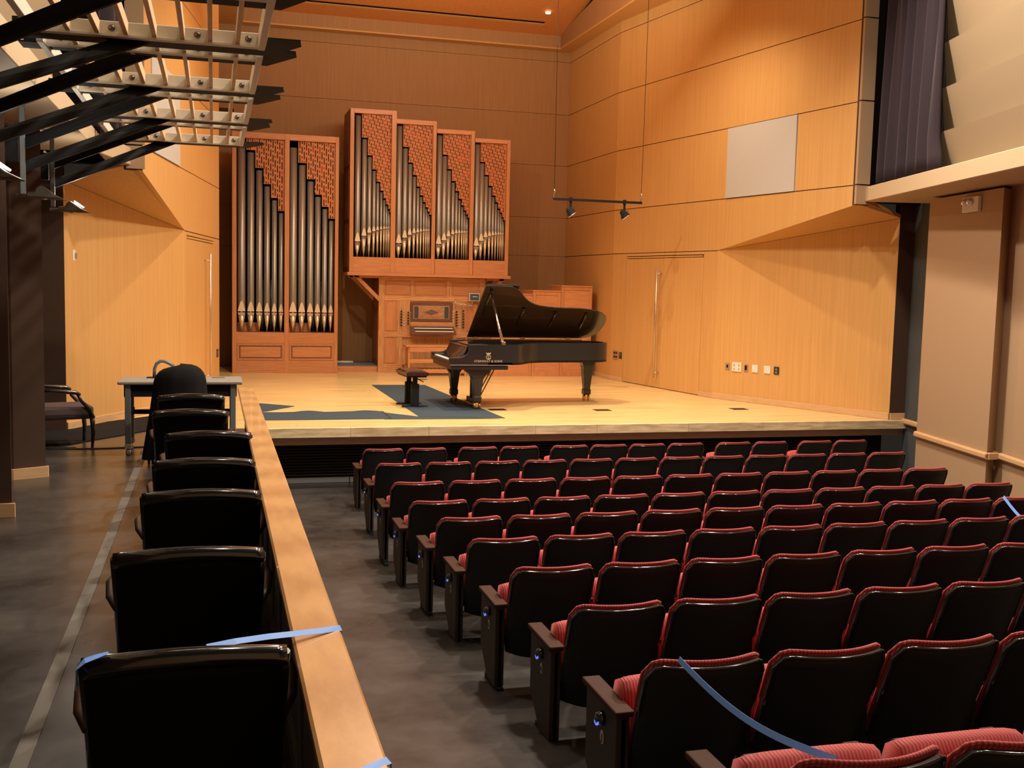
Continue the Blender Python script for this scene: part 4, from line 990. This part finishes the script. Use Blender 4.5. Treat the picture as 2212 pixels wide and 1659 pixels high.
# office chair draped with black cloth
dc = empty('draped_chair', (-0.335, 11.5, 0), 0, 'wheeled chair completely draped in a black cloth in front of the grey table', 'chair')
def drape(u, v):
    a = 2*PI*u
    # v=0 bottom hem, v=1 crown
    if v < 0.75:
        t = v/0.75; z = 0.07 + 0.68*t
        rx = 0.345 - 0.08*t; ry = 0.30 - 0.10*t
    else:
        t = (v-0.75)/0.25; z = 0.75 + 0.19*math.sin(t*PI/2); rx = 0.265*math.cos(t*PI/2)**0.6; ry = 0.20*math.cos(t*PI/2)**0.7
    fold = 1+0.05*math.sin(7*a+2)*(1-v)+0.03*math.sin(13*a)*(1-v)
    return (rx*math.cos(a)*fold-0.03*(1-v), ry*math.sin(a)*fold, z*1.08 + 0.02*math.sin(3*a)*(1-v) + 0.02*math.cos(a+0.6)*v)
MB().grid(drape, 56, 26).obj('cloth', M['cloth'], dc)
MB().tube([(0,0,0.1),(0,0,0.5)], 0.03, 8).obj('column', M['darkmetal'], dc)
for k in range(5):
    a = 2*PI*k/5+3.5
    MB().tube([(0,0,0.12),(0.30*math.cos(a),0.30*math.sin(a),0.09)], [0.03,0.02], 8).obj('base_arm', M['grey'], dc)
    c = MB()
    for d in (-0.018, 0.018):
        c.lathe([(0.01,-0.012),(0.035,-0.01),(0.035,0.01),(0.01,0.012)], 12, M=Matrix.Translation((0.31*math.cos(a)+d, 0.31*math.sin(a), 0.036)) @ Matrix.Rotation(PI/2, 4, 'Y'))
    c.obj('caster', M['darkmetal'], dc)
# folding table
tt = empty('work_table', (-0.35, 12.2, 0), 0, 'grey laminate work table on square steel legs at the end of the railing', 'table')
part(MB().box(-0.99, 0.30, 11.98, 12.62, 0.765, 0.80), 'tabletop', M['tabletop'], tt, 0.008, 2)
part(MB().box(-0.93, 0.24, 12.05, 12.08, 0.63, 0.765).box(-0.93, -0.90, 12.05, 12.55, 0.63, 0.765).box(0.21, 0.24, 12.05, 12.55, 0.63, 0.765), 'apron', M['darkmetal'], tt)
for x in (-0.92, 0.17):
    for y in (12.02, 12.50):
        l = part(MB().box(x, x+0.06, y, y+0.06, 0.07, 0.765), 'leg', M['grey'], tt, 0.006)
        MB().box(x-0.006, x+0.066, y-0.006, y+0.066, 0.07, 0.12).obj('sleeve', M['steel'], l, 0.004)
        MB().lathe([(0.02,0.0),(0.028,0.01),(0.028,0.05),(0.012,0.07)], 10, c=(x+0.03,y+0.03,0)).obj('foot', M['chrome'], l)
part(MB().box(-0.86, 0.17, 12.24, 12.27, 0.42, 0.47), 'stretcher', M['darkmetal'], tt, 0.003)
part(MB().box(-0.90, -0.85, 12.06, 12.5, 0.44, 0.47), 'side_brace', M['darkmetal'], tt, 0.003)
tu = empty('bent_tube_stand', (-0.72, 12.45, 0.80), 0, 'bent grey tube on a thin dark base standing on the grey table', 'stand')
part(MB().tube([(-0.64,12.45,0.805),(-0.635,12.45,0.90),(-0.615,12.45,0.955),(-0.575,12.45,0.985),(-0.53,12.45,0.985),(-0.48,12.45,0.96),(-0.43,12.45,0.93)], 0.019, 10), 'tube', M['grey'], tu)
part(MB().box(-0.72, -0.55, 12.38, 12.52, 0.8005, 0.806), 'base', M['darkmetal'], tu, 0.002)
setp(MB().box(-0.02, 0.12, 12.40, 12.52, 0.8005, 0.808).obj('flat_case', M['grey'], None, 0.003), 'thin flat grey case lying on the table right of the draped chair', 'case')
# upholstered armchair by the wall
ac = empty('wooden_armchair', (-1.62, 12.78, 0), -1.29, 'dark wooden armchair with mauve seat standing on the black floor cloth by the wall', 'chair')
MB().box(-0.27, 0.27, -0.28, 0.27, 0.36, 0.47).obj('seat', M['mauve'], ac, 0.03, 3)
def abk(u, v):
    x = (2*u-1)*0.25*(1-0.25*max(0, v-0.6)); return (x, -0.27-0.17*v-0.02*(1-(2*u-1)**2), 0.42+0.50*v-0.05*(2*u-1)**2*v)
m = MB().grid(abk, 12, 8).obj('backrest', M['mauve'], ac); q = m.modifiers.new('s','SOLIDIFY'); q.thickness = 0.06
MB().box(-0.27, 0.27, -0.28, 0.27, 0.33, 0.37).obj('seat_rail', M['darkwood'], ac, 0.006)
for sx in (-1, 1):
    MB().tube([(sx*0.26,0.25,0.36),(sx*0.262,0.262,0.18),(sx*0.255,0.25,0.0)], [0.028,0.024,0.014], 8).obj('leg', M['darkwood'], ac)
    MB().tube([(sx*0.25,-0.25,0.38),(sx*0.25,-0.30,0.18),(sx*0.25,-0.37,0.0)], [0.026,0.022,0.015], 8).obj('leg', M['darkwood'], ac)
    MB().tube([(sx*0.27,-0.36,0.66),(sx*0.29,-0.15,0.655),(sx*0.30,0.08,0.63),(sx*0.295,0.12,0.60)], [0.018,0.02,0.024,0.02], 8).obj('armrest', M['darkwood'], ac)
    MB().tube([(sx*0.295,0.10,0.61),(sx*0.29,0.13,0.54),(sx*0.275,0.22,0.44),(sx*0.265,0.26,0.34)], [0.02,0.018,0.022,0.026], 8).obj('arm_support', M['darkwood'], ac)
# black cloth and cable on the side floor
fc = MB()
def fcl(u, v):
    x = -2.75 + 2.35*u
    y = 12.82 + 1.35*max(0.0, x+1.6) + v*(2.0-0.6*u) 
    return (x, y, 0.010+0.012*max(0, math.sin(6*u+9*v))*(1 if 0 < v < 1 else 0))
o = fc.grid(fcl, 24, 14).obj('floor_cloth', M['blackfelt']); setp(o, 'black cloth spread over the floor in front of the left stage wall', 'cloth')
q = o.modifiers.new('s','SOLIDIFY'); q.thickness = 0.004
cbl = []
for i in range(30):
    t = i/29; cbl.append((-2.6+1.85*t, 12.60-0.06*t+0.05*math.sin(7*t), 0.006))
setp(MB().tube(cbl, 0.009, 6).obj('floor_cable', M['black']), 'thin black cable lying across the side floor to the table leg', 'cable')
tpm = MB()
for k in range(4): tpm.box(-1.86, -1.48-0.03*k, 12.60+0.06*k, 12.63+0.06*k, 0.004, 0.009, M=Matrix.Rotation(0.02*k, 4, 'Z'))
setp(tpm.obj('tape_strips', M['slate'].copy() if False else M['felt']), 'strips of pale blue tape at the edge of the black floor cloth', 'tape')

# ------------------------------------------------------------------ slatted canopies on the left, each a frame on two braced plates
def make_canopy(y0, y1, lab, full=True):
    ym = (y0+y1)/2+0.1
    r0 = empty('slatted_canopy', (-1.45, ym, 3.0), 0, lab, 'canopy', 'slatted canopies over the side seats')
    XL, XR = -1.00, 0.296
    zb, zt_ = 3.285, 3.375
    yb = y0+0.15
    def channel(y):
        fr = part(MB().box(XL, XR, y-0.03, y, zb, zt_), 'end_channel', M['frame'], r0, 0.003)
        MB().box(XL, XR, y-0.06, y-0.03, zb, zb+0.012).obj('flange', M['frame'], fr)
        for xb_ in (-0.88, -0.56, -0.09, 0.20):
            MB().lathe([(0.001,0),(0.016,0.0),(0.02,0.008),(0.012,0.016),(0.001,0.018)], 10, M=Matrix.Translation((xb_, y-0.03, 3.335)) @ Matrix.Rotation(PI/2, 4, 'X')).obj('bolt', M['boltmetal'], fr)
    channel(y1); channel(yb)
    for xa, xc in ((XL, XL+0.04), (XR-0.04, XR)):
        part(MB().box(xa, xc, y0+0.001, y1-0.001, zb-0.004, zt_), 'side_channel', M['frame'], r0, 0.003)
    for k in range(7):
        x = -0.792 + 0.155*k
        part(MB().box(x-0.013, x+0.013, y0+0.002, y1-0.03, zb+0.013, zt_-0.002), 'slat', M['slat'], r0, 0.002)
    def plate(y, z):
        return part(MB().ext([(-1.12,y,z), (0.30,y,z), (0.30,y-0.30,z), (0.485,y-0.30,z), (0.50,y-0.16,z), (0.335,y+0.185,z), (-1.12,y+0.185,z)], (0,0,0.010)), 'bracket_plate', M['darkmetal'], r0)
    plate(y1+0.001, 3.289); plate(yb+0.001, 3.301)
    for ya, zp in ((yb+0.09, 2.99), (y1+0.09, 2.81)):
        a0, a1 = Vector((-0.58, ya, 3.288)), Vector((-0.36, ya, 3.288)); c = Vector((-1.45, ym, zp))
        hv = Vector((0, 0, 0.085))
        part(MB().ext([c-Vector((0,0.02,0))-hv, c-Vector((0,0.02,0)), a0-Vector((0,0.02,0)), a1-Vector((0,0.02,0))], (0,0.04,0)), 'brace', M['darkmetal'], r0, 0.003)
        part(MB().box(-1.10, -1.02, ya-0.03, ya+0.03, 3.30, 3.38), 'lug', M['darkmetal'], r0, 0.003)
    part(MB().box(-1.475, -1.435, ym-0.045, ym-0.021, 2.55, 3.25), 'post', M['grey'], r0, 0.004)
    bp = part(MB().box(-1.62, -1.49, ym-0.03, ym+0.03, 2.80, 3.05), 'wall_bracket', M['darkmetal'], r0, 0.004)
    MB().lathe([(0.001,0),(0.022,0),(0.022,0.01),(0.001,0.014)], 10, M=Matrix.Translation((-1.56, ym-0.03, 3.00)) @ Matrix.Rotation(PI/2, 4, 'X')).obj('bolt', M['strip'], bp)
    return r0
make_canopy(10.16, 11.58, 'farthest slatted canopy, its frame crossing in front of the organ tower top')
make_canopy(8.56, 9.92, 'second farthest slatted canopy with cream frame and wooden slats')
make_canopy(6.93, 8.29, 'third farthest slatted canopy, partly hidden by black braces')
make_canopy(5.42, 6.70, 'nearest slatted canopy whose wooden slats run out of the top of the view')
make_canopy(3.75, 5.08, 'slatted canopy of which only the black plate edge enters at the top of the view')
# wall uplights
def uplight(x, y, z, lab, lit, sc=1.0):
    r0 = empty('wall_uplight', (x, y, z), 0, lab, 'wall lamp', 'bronze wall uplights on the left piers')
    # flat-bottomed wedge hood
    prof = [(-0.02,0.0),(0.36,-0.008),(0.25,0.045),(0.15,0.115),(0.12,0.135),(0.08,0.105),(0.06,0.06),(-0.02,0.055)]
    MB().ext([(a*sc,-0.09,c*sc) for a, c in prof], (0,0.18,0)).obj('hood', M['fixture'], r0, 0.012, 2)
    MB().box(-0.14*sc, -0.02*sc, -0.02, 0.02, 0.0, 0.03).obj('arm', M['fixture'], r0, 0.004)
    MB().lathe([(0.001,-0.014),(0.03,-0.01),(0.03,0.004)], 12, c=(0.14*sc,-0.02,0)).obj('finial', M['steel'], r0)
    if lit:
        MB().ext([(0.155*sc,-0.085,0.123*sc),(0.25*sc,-0.085,0.056*sc),(0.24*sc,-0.085,0.045*sc),(0.15*sc,-0.085,0.10*sc)], (0,0.17,0), M=Matrix.Translation((0.012,0,0.012))).obj('lamp_slot', M['lampglow'], r0)
    return r0
uplight(-1.43, 11.3, 2.53, 'small glowing bronze uplight farthest along, in front of the orange wall', True, 0.76)
uplight(-1.50, 9.9, 2.56, 'unlit bronze uplight between two glowing ones on the brown pier', False, 0.80)
u3 = uplight(-1.70, 8.5, 2.60, 'large glowing uplight cut by the left picture edge', True, 1.08)
for loc_ in ((-1.25, 11.3, 2.74), (-1.3, 8.5, 2.82)):
    l = bpy.data.lights.new('uplight_lamp', 'POINT'); l.energy = 10; l.color = (1,0.9,0.75); l.shadow_soft_size = 0.05
    o = bpy.data.objects.new('uplight_lamp', l); COL.objects.link(o); o.location = loc_
# emergency light on the right pier and a round detector on the left
dn = Vector((P1[0]-P2[0], P1[1]-P2[1], 0)).normalized(); nn = Vector((-dn.y, dn.x, 0))
el = empty('emergency_light', (9.205+nn.x*0.0, 11.53, 3.065), -math.atan2(P1[0]-P2[0], P1[1]-P2[1]), 'square glass emergency light high on the tan pier', 'light')
MB().box(-0.05, -0.001, -0.20, 0.20, -0.095, 0.095).obj('box', M['white'], el, 0.006)
for dy in (-0.04, 0.09):
    MB().lathe([(0.045,0),(0.05,0.02),(0.03,0.06),(0.001,0.07)], 14, M=Matrix.Translation((-0.05,dy,0.03)) @ Matrix.Rotation(-PI/2, 4, 'Y')).obj('lamp_head', M['chrome'], el)
sd_ = setp(MB().lathe([(0.001,0.03),(0.03,0.028),(0.05,0.01),(0.055,0.0)], 16, M=Matrix.Translation((-1.66,11.9,3.12)) @ Matrix.Rotation(PI/2, 4, 'Y')).obj('round_detector', M['white']), 'small round glass lamp on the pier behind the last canopy post', 'lamp')

# ------------------------------------------------------------------ auditorium seats
def seat_meshes():
    HWs = 0.247
    def ztop(x, zt, r, hw):
        d = max(0.0, abs(x)-(hw-r)); return zt - r + math.sqrt(max(0.0, r*r-d*d))
    def surf(zt, hw, r, z0, yoff, hwb):
        def fn(u, v):
            a = 2*u-1
            h = hwb + (hw-hwb)*min(1.0, v*1.5)
            x = a*h
            t = ztop(a*hw, zt, r, hw)
            z = z0 + (t-z0)*v
            if v < 0.12: z += 0.03*(abs(a)**3)*(1-v/0.12)
            y = 0.075 - 0.215*((z-z0)/(zt-z0)) - 0.082*(1-a*a) + yoff
            return (x, y, z)
        return fn
    def shell_of(f1, f2, nu, nv):
        b = MB(); n0 = (nu+1)*(nv+1)
        b.grid(f1, nu, nv); b.grid(f2, nu, nv)
        # flip second, stitch borders
        for i in range(nu*nv): b.f[nu*nv+i] = b.f[nu*nv+i][::-1] if isinstance(b.f[nu*nv+i], tuple) else list(b.f[nu*nv+i])[::-1]
        def st(a, c): b.f.append([c, a, a+n0, c+n0]); b.sm.append(True)
        for i in range(nu): st(nv*(nu+1)+i+1, nv*(nu+1)+i)
        for i in range(nu): st(i, i+1)
        for j in range(nv): st((j+1)*(nu+1), j*(nu+1)); st(j*(nu+1)+nu, (j+1)*(nu+1)+nu)
        return b
    f_back = surf(0.772, HWs, 0.060, 0.20, 0.0, 0.225)
    f_back2 = surf(0.772, HWs, 0.060, 0.20, 0.018, 0.225)
    sh = shell_of(f_back, f_back2, 18, 12)
    fc1 = surf(0.789, HWs-0.002, 0.066, 0.30, 0.019, 0.235)
    base2 = surf(0.785, HWs-0.012, 0.066, 0.30, 0.020, 0.225)
    def fc2(u, v):
        p = base2(u, v); e = min(u, 1-u)*2; k = (1-(1-min(1,e*3))**2)*(1-(1-min(1,(1-v)*6))**2)
        return (p[0], p[1]+0.018+0.045*k, p[2]-0.006)
    cu = shell_of(fc1, fc2, 18, 12)
    pp = []
    for u, v in [(0, 0.6), (0, 0.75), (0, 0.88), (0, 0.96), (0, 1)] + [(i/20, 1) for i in range(1, 20)] + [(1, 1), (1, 0.96), (1, 0.88), (1, 0.75), (1, 0.6)]:
        p = fc1(u, v); pp.append((p[0]*0.985, p[1]+0.010, p[2]-0.004))
    cu.tube(pp, [0.003,0.007]+[0.0090]*(len(pp)-4)+[0.007,0.003], 8)
    # trim line on the rear rim of the shell
    pts = []
    for u, v in [(0, j/12) for j in range(8, 13)] + [(i/20, 1) for i in range(1, 20)] + [(1, j/12) for j in range(12, 7, -1)]:
        p = f_back(u, v); pts.append((p[0]*0.995, p[1]-0.002, p[2]-0.002))
    tr = MB().tube(pts, 0.0065, 6)
    return sh, cu, tr
sh, cu, tr = seat_meshes()
def make_seat():
    r0 = empty('theater_seat', (0,0,0), 0, None, 'seat')
    sh.obj('back_shell', M['shell'], r0); cu.obj('back_cushion', M['red'], r0); tr.obj('edge_trim', M['gloss'], r0)
    # folded-up seat, rounded front edge on top
    HW = 0.238
    prof = [(0.075,0.26),(0.075,0.50),(0.085,0.565),(0.115,0.605),(0.155,0.612),(0.19,0.595),(0.205,0.55),(0.20,0.30),(0.17,0.245),(0.11,0.235)]
    vs = []; fs = []; nU = 10
    for i in range(nU+1):
        a = 2*i/nU-1; w_ = HW*math.sin(a*PI/2*0.98) if False else HW*a; sh_ = 1-0.12*abs(a)**6
        cy, czz = 0.14, 0.42
        for (y, z) in prof: vs.append((w_, 0.028+cy+(y-cy)*sh_, czz+(z-czz)*(1-0.07*abs(a)**5)))
    k_ = len(prof)
    for i in range(nU):
        for k in range(k_): fs.append((i*k_+k, i*k_+(k+1) % k_, (i+1)*k_+(k+1) % k_, (i+1)*k_+k))
    fs.append(tuple(range(k_))[::-1]); fs.append(tuple(nU*k_+k for k in range(k_)))
    MB().add(vs, fs, True).obj('seat_cushion', M['red'], r0)
    MB().ext([(-0.20,0.233,0.27),(-0.20,0.250,0.30),(-0.20,0.250,0.57),(-0.20,0.228,0.59)], (0.40,0,0)).obj('seat_pan', M['shell'], r0, 0.006)
    st = MB().box(-0.283, -0.257, 0.02, 0.09, 0.0, 0.50).box(-0.29, -0.25, -0.05, 0.22, -0.03, 0.015).obj('standard', M['darkmetal'], r0, 0.004)
    MB().box(-0.30, -0.24, 0.02, 0.36, 0.505, 0.53).obj('armrest', M['armcap'], r0, 0.006, 2)
    MB().tube([(-0.257,0.10,0.30),(0.257,0.10,0.30)], 0.014, 6).obj('pivot_bar', M['darkmetal'], r0)
    return r0
def add_end_panel(seat, letter, side=-1):
    """end standard with armrest cap, aisle lamp and letter badge"""
    x = -0.268 if side < 0 else 0.27
    MB().ext([(x-0.032,0.02,0.035),(x-0.032,0.20,0.035),(x-0.032,0.37,0.19),(x-0.032,0.37,0.51),(x-0.032,0.02,0.51)], (0.055,0,0)).obj('end_panel', M['endpanel'], seat, 0.004)
    MB().box(x-0.045, x+0.035, 0.0, 0.40, 0.51, 0.535).obj('arm_cap', M['armcap'], seat, 0.006, 2)
    MB().box(x-0.02, x+0.02, 0.0, 0.30, -0.02, 0.035).obj('foot_plate', M['darkmetal'], seat, 0.003)
    if letter:
        kn = MB().lathe([(0.030,0),(0.030,0.012),(0.022,0.030),(0.001,0.036)], 16, M=Matrix.Translation((x-0.032,0.17,0.445)) @ Matrix.Rotation(-PI/2, 4, 'Y')).obj('aisle_lamp', M['gloss'], seat)
        MB().ext([(x-0.057,0.147,0.440),(x-0.057,0.150,0.428),(x-0.057,0.160,0.420),(x-0.057,0.172,0.418),(x-0.057,0.184,0.422),(x-0.057,0.190,0.432)], (-0.006,0,0)).obj('lamp_window', M['glow'], kn)
        bd = MB().lathe([(0.001,0.003),(0.020,0.003),(0.021,0)], 18, M=Matrix.Translation((x-0.032,0.17,0.365)) @ Matrix.Rotation(-PI/2, 4, 'Y') @ Matrix.Diagonal((1.45,1,1,1))).obj('row_badge', M['badge'], seat)
        tm = Matrix.Translation((x-0.0362,0.17,0.363)) @ Matrix(((0,0,-1,0),(-1,0,0,0),(0,1,0,0),(0,0,0,1)))
        text_obj(letter, 0.040, 0.0006, M['void'], bd, 'badge_letter', tm)
proto = make_seat(); proto_used = False; todo = []
rows = [('A', 12.66, -0.072, [1.717,2.252,2.90,3.43,4.09,4.62,5.15,5.69,6.38,6.92,7.60,8.14]),
        ('B', 11.029, 0.032, [1.634+0.54*k for k in range(12)]),
        ('C', 9.451, 0.130, [1.542+0.54*k for k in range(11)]),
        ('D', 8.508, 0.149, [1.544+0.54*k for k in range(11)]),
        ('E', 7.518, 0.227, [1.572+0.54*k for k in range(11)]),
        ('F', 6.758, 0.251, [1.627+0.54*k for k in range(10)]),
        ('G', 5.671, 0.347, [1.620+0.54*k for k in range(8)]),
        ('H', 4.799, 0.388, [1.676+0.54*k for k in range(6)]),
        ('J', 3.60, 0.545, [1.560+0.54*k for k in range(5)]),
        ('K', 2.50, 0.655, [1.53+0.54*k for k in range(3)])]
ORD = ['first','second','third','fourth','fifth','sixth','seventh','eighth','ninth','tenth','eleventh','twelfth']
RN = {'A': 'front row nearest the stage', 'B': 'second row from the stage', 'C': 'third row from the stage', 'D': 'fourth row from the stage', 'E': 'fifth row from the stage',
      'F': 'sixth row from the stage', 'G': 'seventh row, badge G', 'H': 'eighth row, badge H', 'J': 'blue-taped row, badge J', 'K': 'nearest row, below the tape'}
TOPOFF = -0.14-0.055+0.03   # y of the shoulder relative to the seat origin
for L, Y, zt, xs in rows:
    for k, x in enumerate(xs):
        o = proto if not proto_used else copy_tree(proto)
        proto_used = True
        o.location = (x+0.250, Y+0.135, zt-0.795); o.rotation_euler = (0,0,0)
        o['label'] = 'red and black theater seat, %s from the aisle in the %s' % (ORD[k], RN[L])
        o['category'] = 'seat'; o['group'] = 'theater seats, row ' + L
        if k == 0: todo.append((o, L if L in 'CDEFGHJ' else ('B' if L == 'B' else None), -1))
        elif L == 'A' and k in (2, 4, 8, 10): todo.append((o, None, -1))
        if k == len(xs)-1 and L in 'ABCD': todo.append((o, None, 1))
for t_ in todo: add_end_panel(*t_)
for o in [q for q in bpy.data.objects if q.get('group') == 'theater seats, row K']:
    for c in o.children:
        if c.name.split('.')[0] in ('seat_cushion','seat_pan','armrest','arm_cap'): c.location = (0, 0.02, 0.042)
# ------------------------------------------------------------------ blue painter's tape
def ribbon(name, pts, w, label, up=(0,0,1)):
    b = MB(); n = len(pts); vs = []
    for i, p in enumerate(pts):
        p = Vector(p); t = (Vector(pts[min(i+1,n-1)])-Vector(pts[max(i-1,0)])).normalized()
        s = w[i] if isinstance(w, list) else w
        wd = Vector(up) - t*Vector(up).dot(t); wd.normalize()
        vs += [p-wd*s/2, p+wd*s/2]
    b.add(vs, [(2*i,2*i+1,2*i+3,2*i+2) for i in range(n-1)], False)
    o = b.obj(name, M['tape']); q = o.modifiers.new('s','SOLIDIFY'); q.thickness = 0.0012; q.offset = 0
    return setp(o, label, 'tape')
pts = []
a = Vector((1.66, 3.475, 0.556)); c = Vector((1.62, 2.05, 0.70)); 
a = Vector((1.622,3.455,0.590)); c = Vector((1.655,2.49,0.642))
for i in range(21):
    t = i/20; p = a.lerp(c, t); p.z -= 0.055*math.sin(PI*t); pts.append(tuple(p))
ribbon('blue_tape', pts, 0.022, 'blue tape strip hanging from the first seat back of row J to the nearest row', (0.3,-0.3,1))
pts = []
for i in range(11):
    t = i/10; p = Vector((6.385,7.40,0.252)).lerp(Vector((6.28,6.80,0.095)), t); p.z -= 0.05*math.sin(PI*t); pts.append(tuple(p))
ribbon('blue_tape', pts, 0.024, 'short blue tape strip hanging off the last seats at the right edge', (0.3,-0.3,1))
pts = [(-0.02,3.10,0.872),(0.06,3.14,0.870),(0.16,3.20,0.858),(0.232,3.245,0.846),(0.32,3.30,0.832),(0.389,3.345,0.8225),(0.392,3.35,0.800)]
ribbon('blue_tape', pts, 0.022, 'blue tape strip from the nearest armchair top across the maple railing', (0,1,0.5))
ribbon('blue_tape', [(0.233,2.26,0.8225),(0.32,2.325,0.8225),(0.389,2.37,0.8225),(0.394,2.375,0.800)], 0.024, 'blue tape strip crossing the railing cap at the lower edge of view', (0,1,0.2))
pts = [(-0.366,3.055,0.795),(-0.366,3.06,0.850),(-0.345,3.065,0.868),(-0.315,3.07,0.876),(-0.285,3.08,0.882)]
ribbon('blue_tape', pts, [0.06,0.06,0.055,0.04,0.02], 'folded piece of blue tape on the corner of the nearest armchair', (0,1,0))
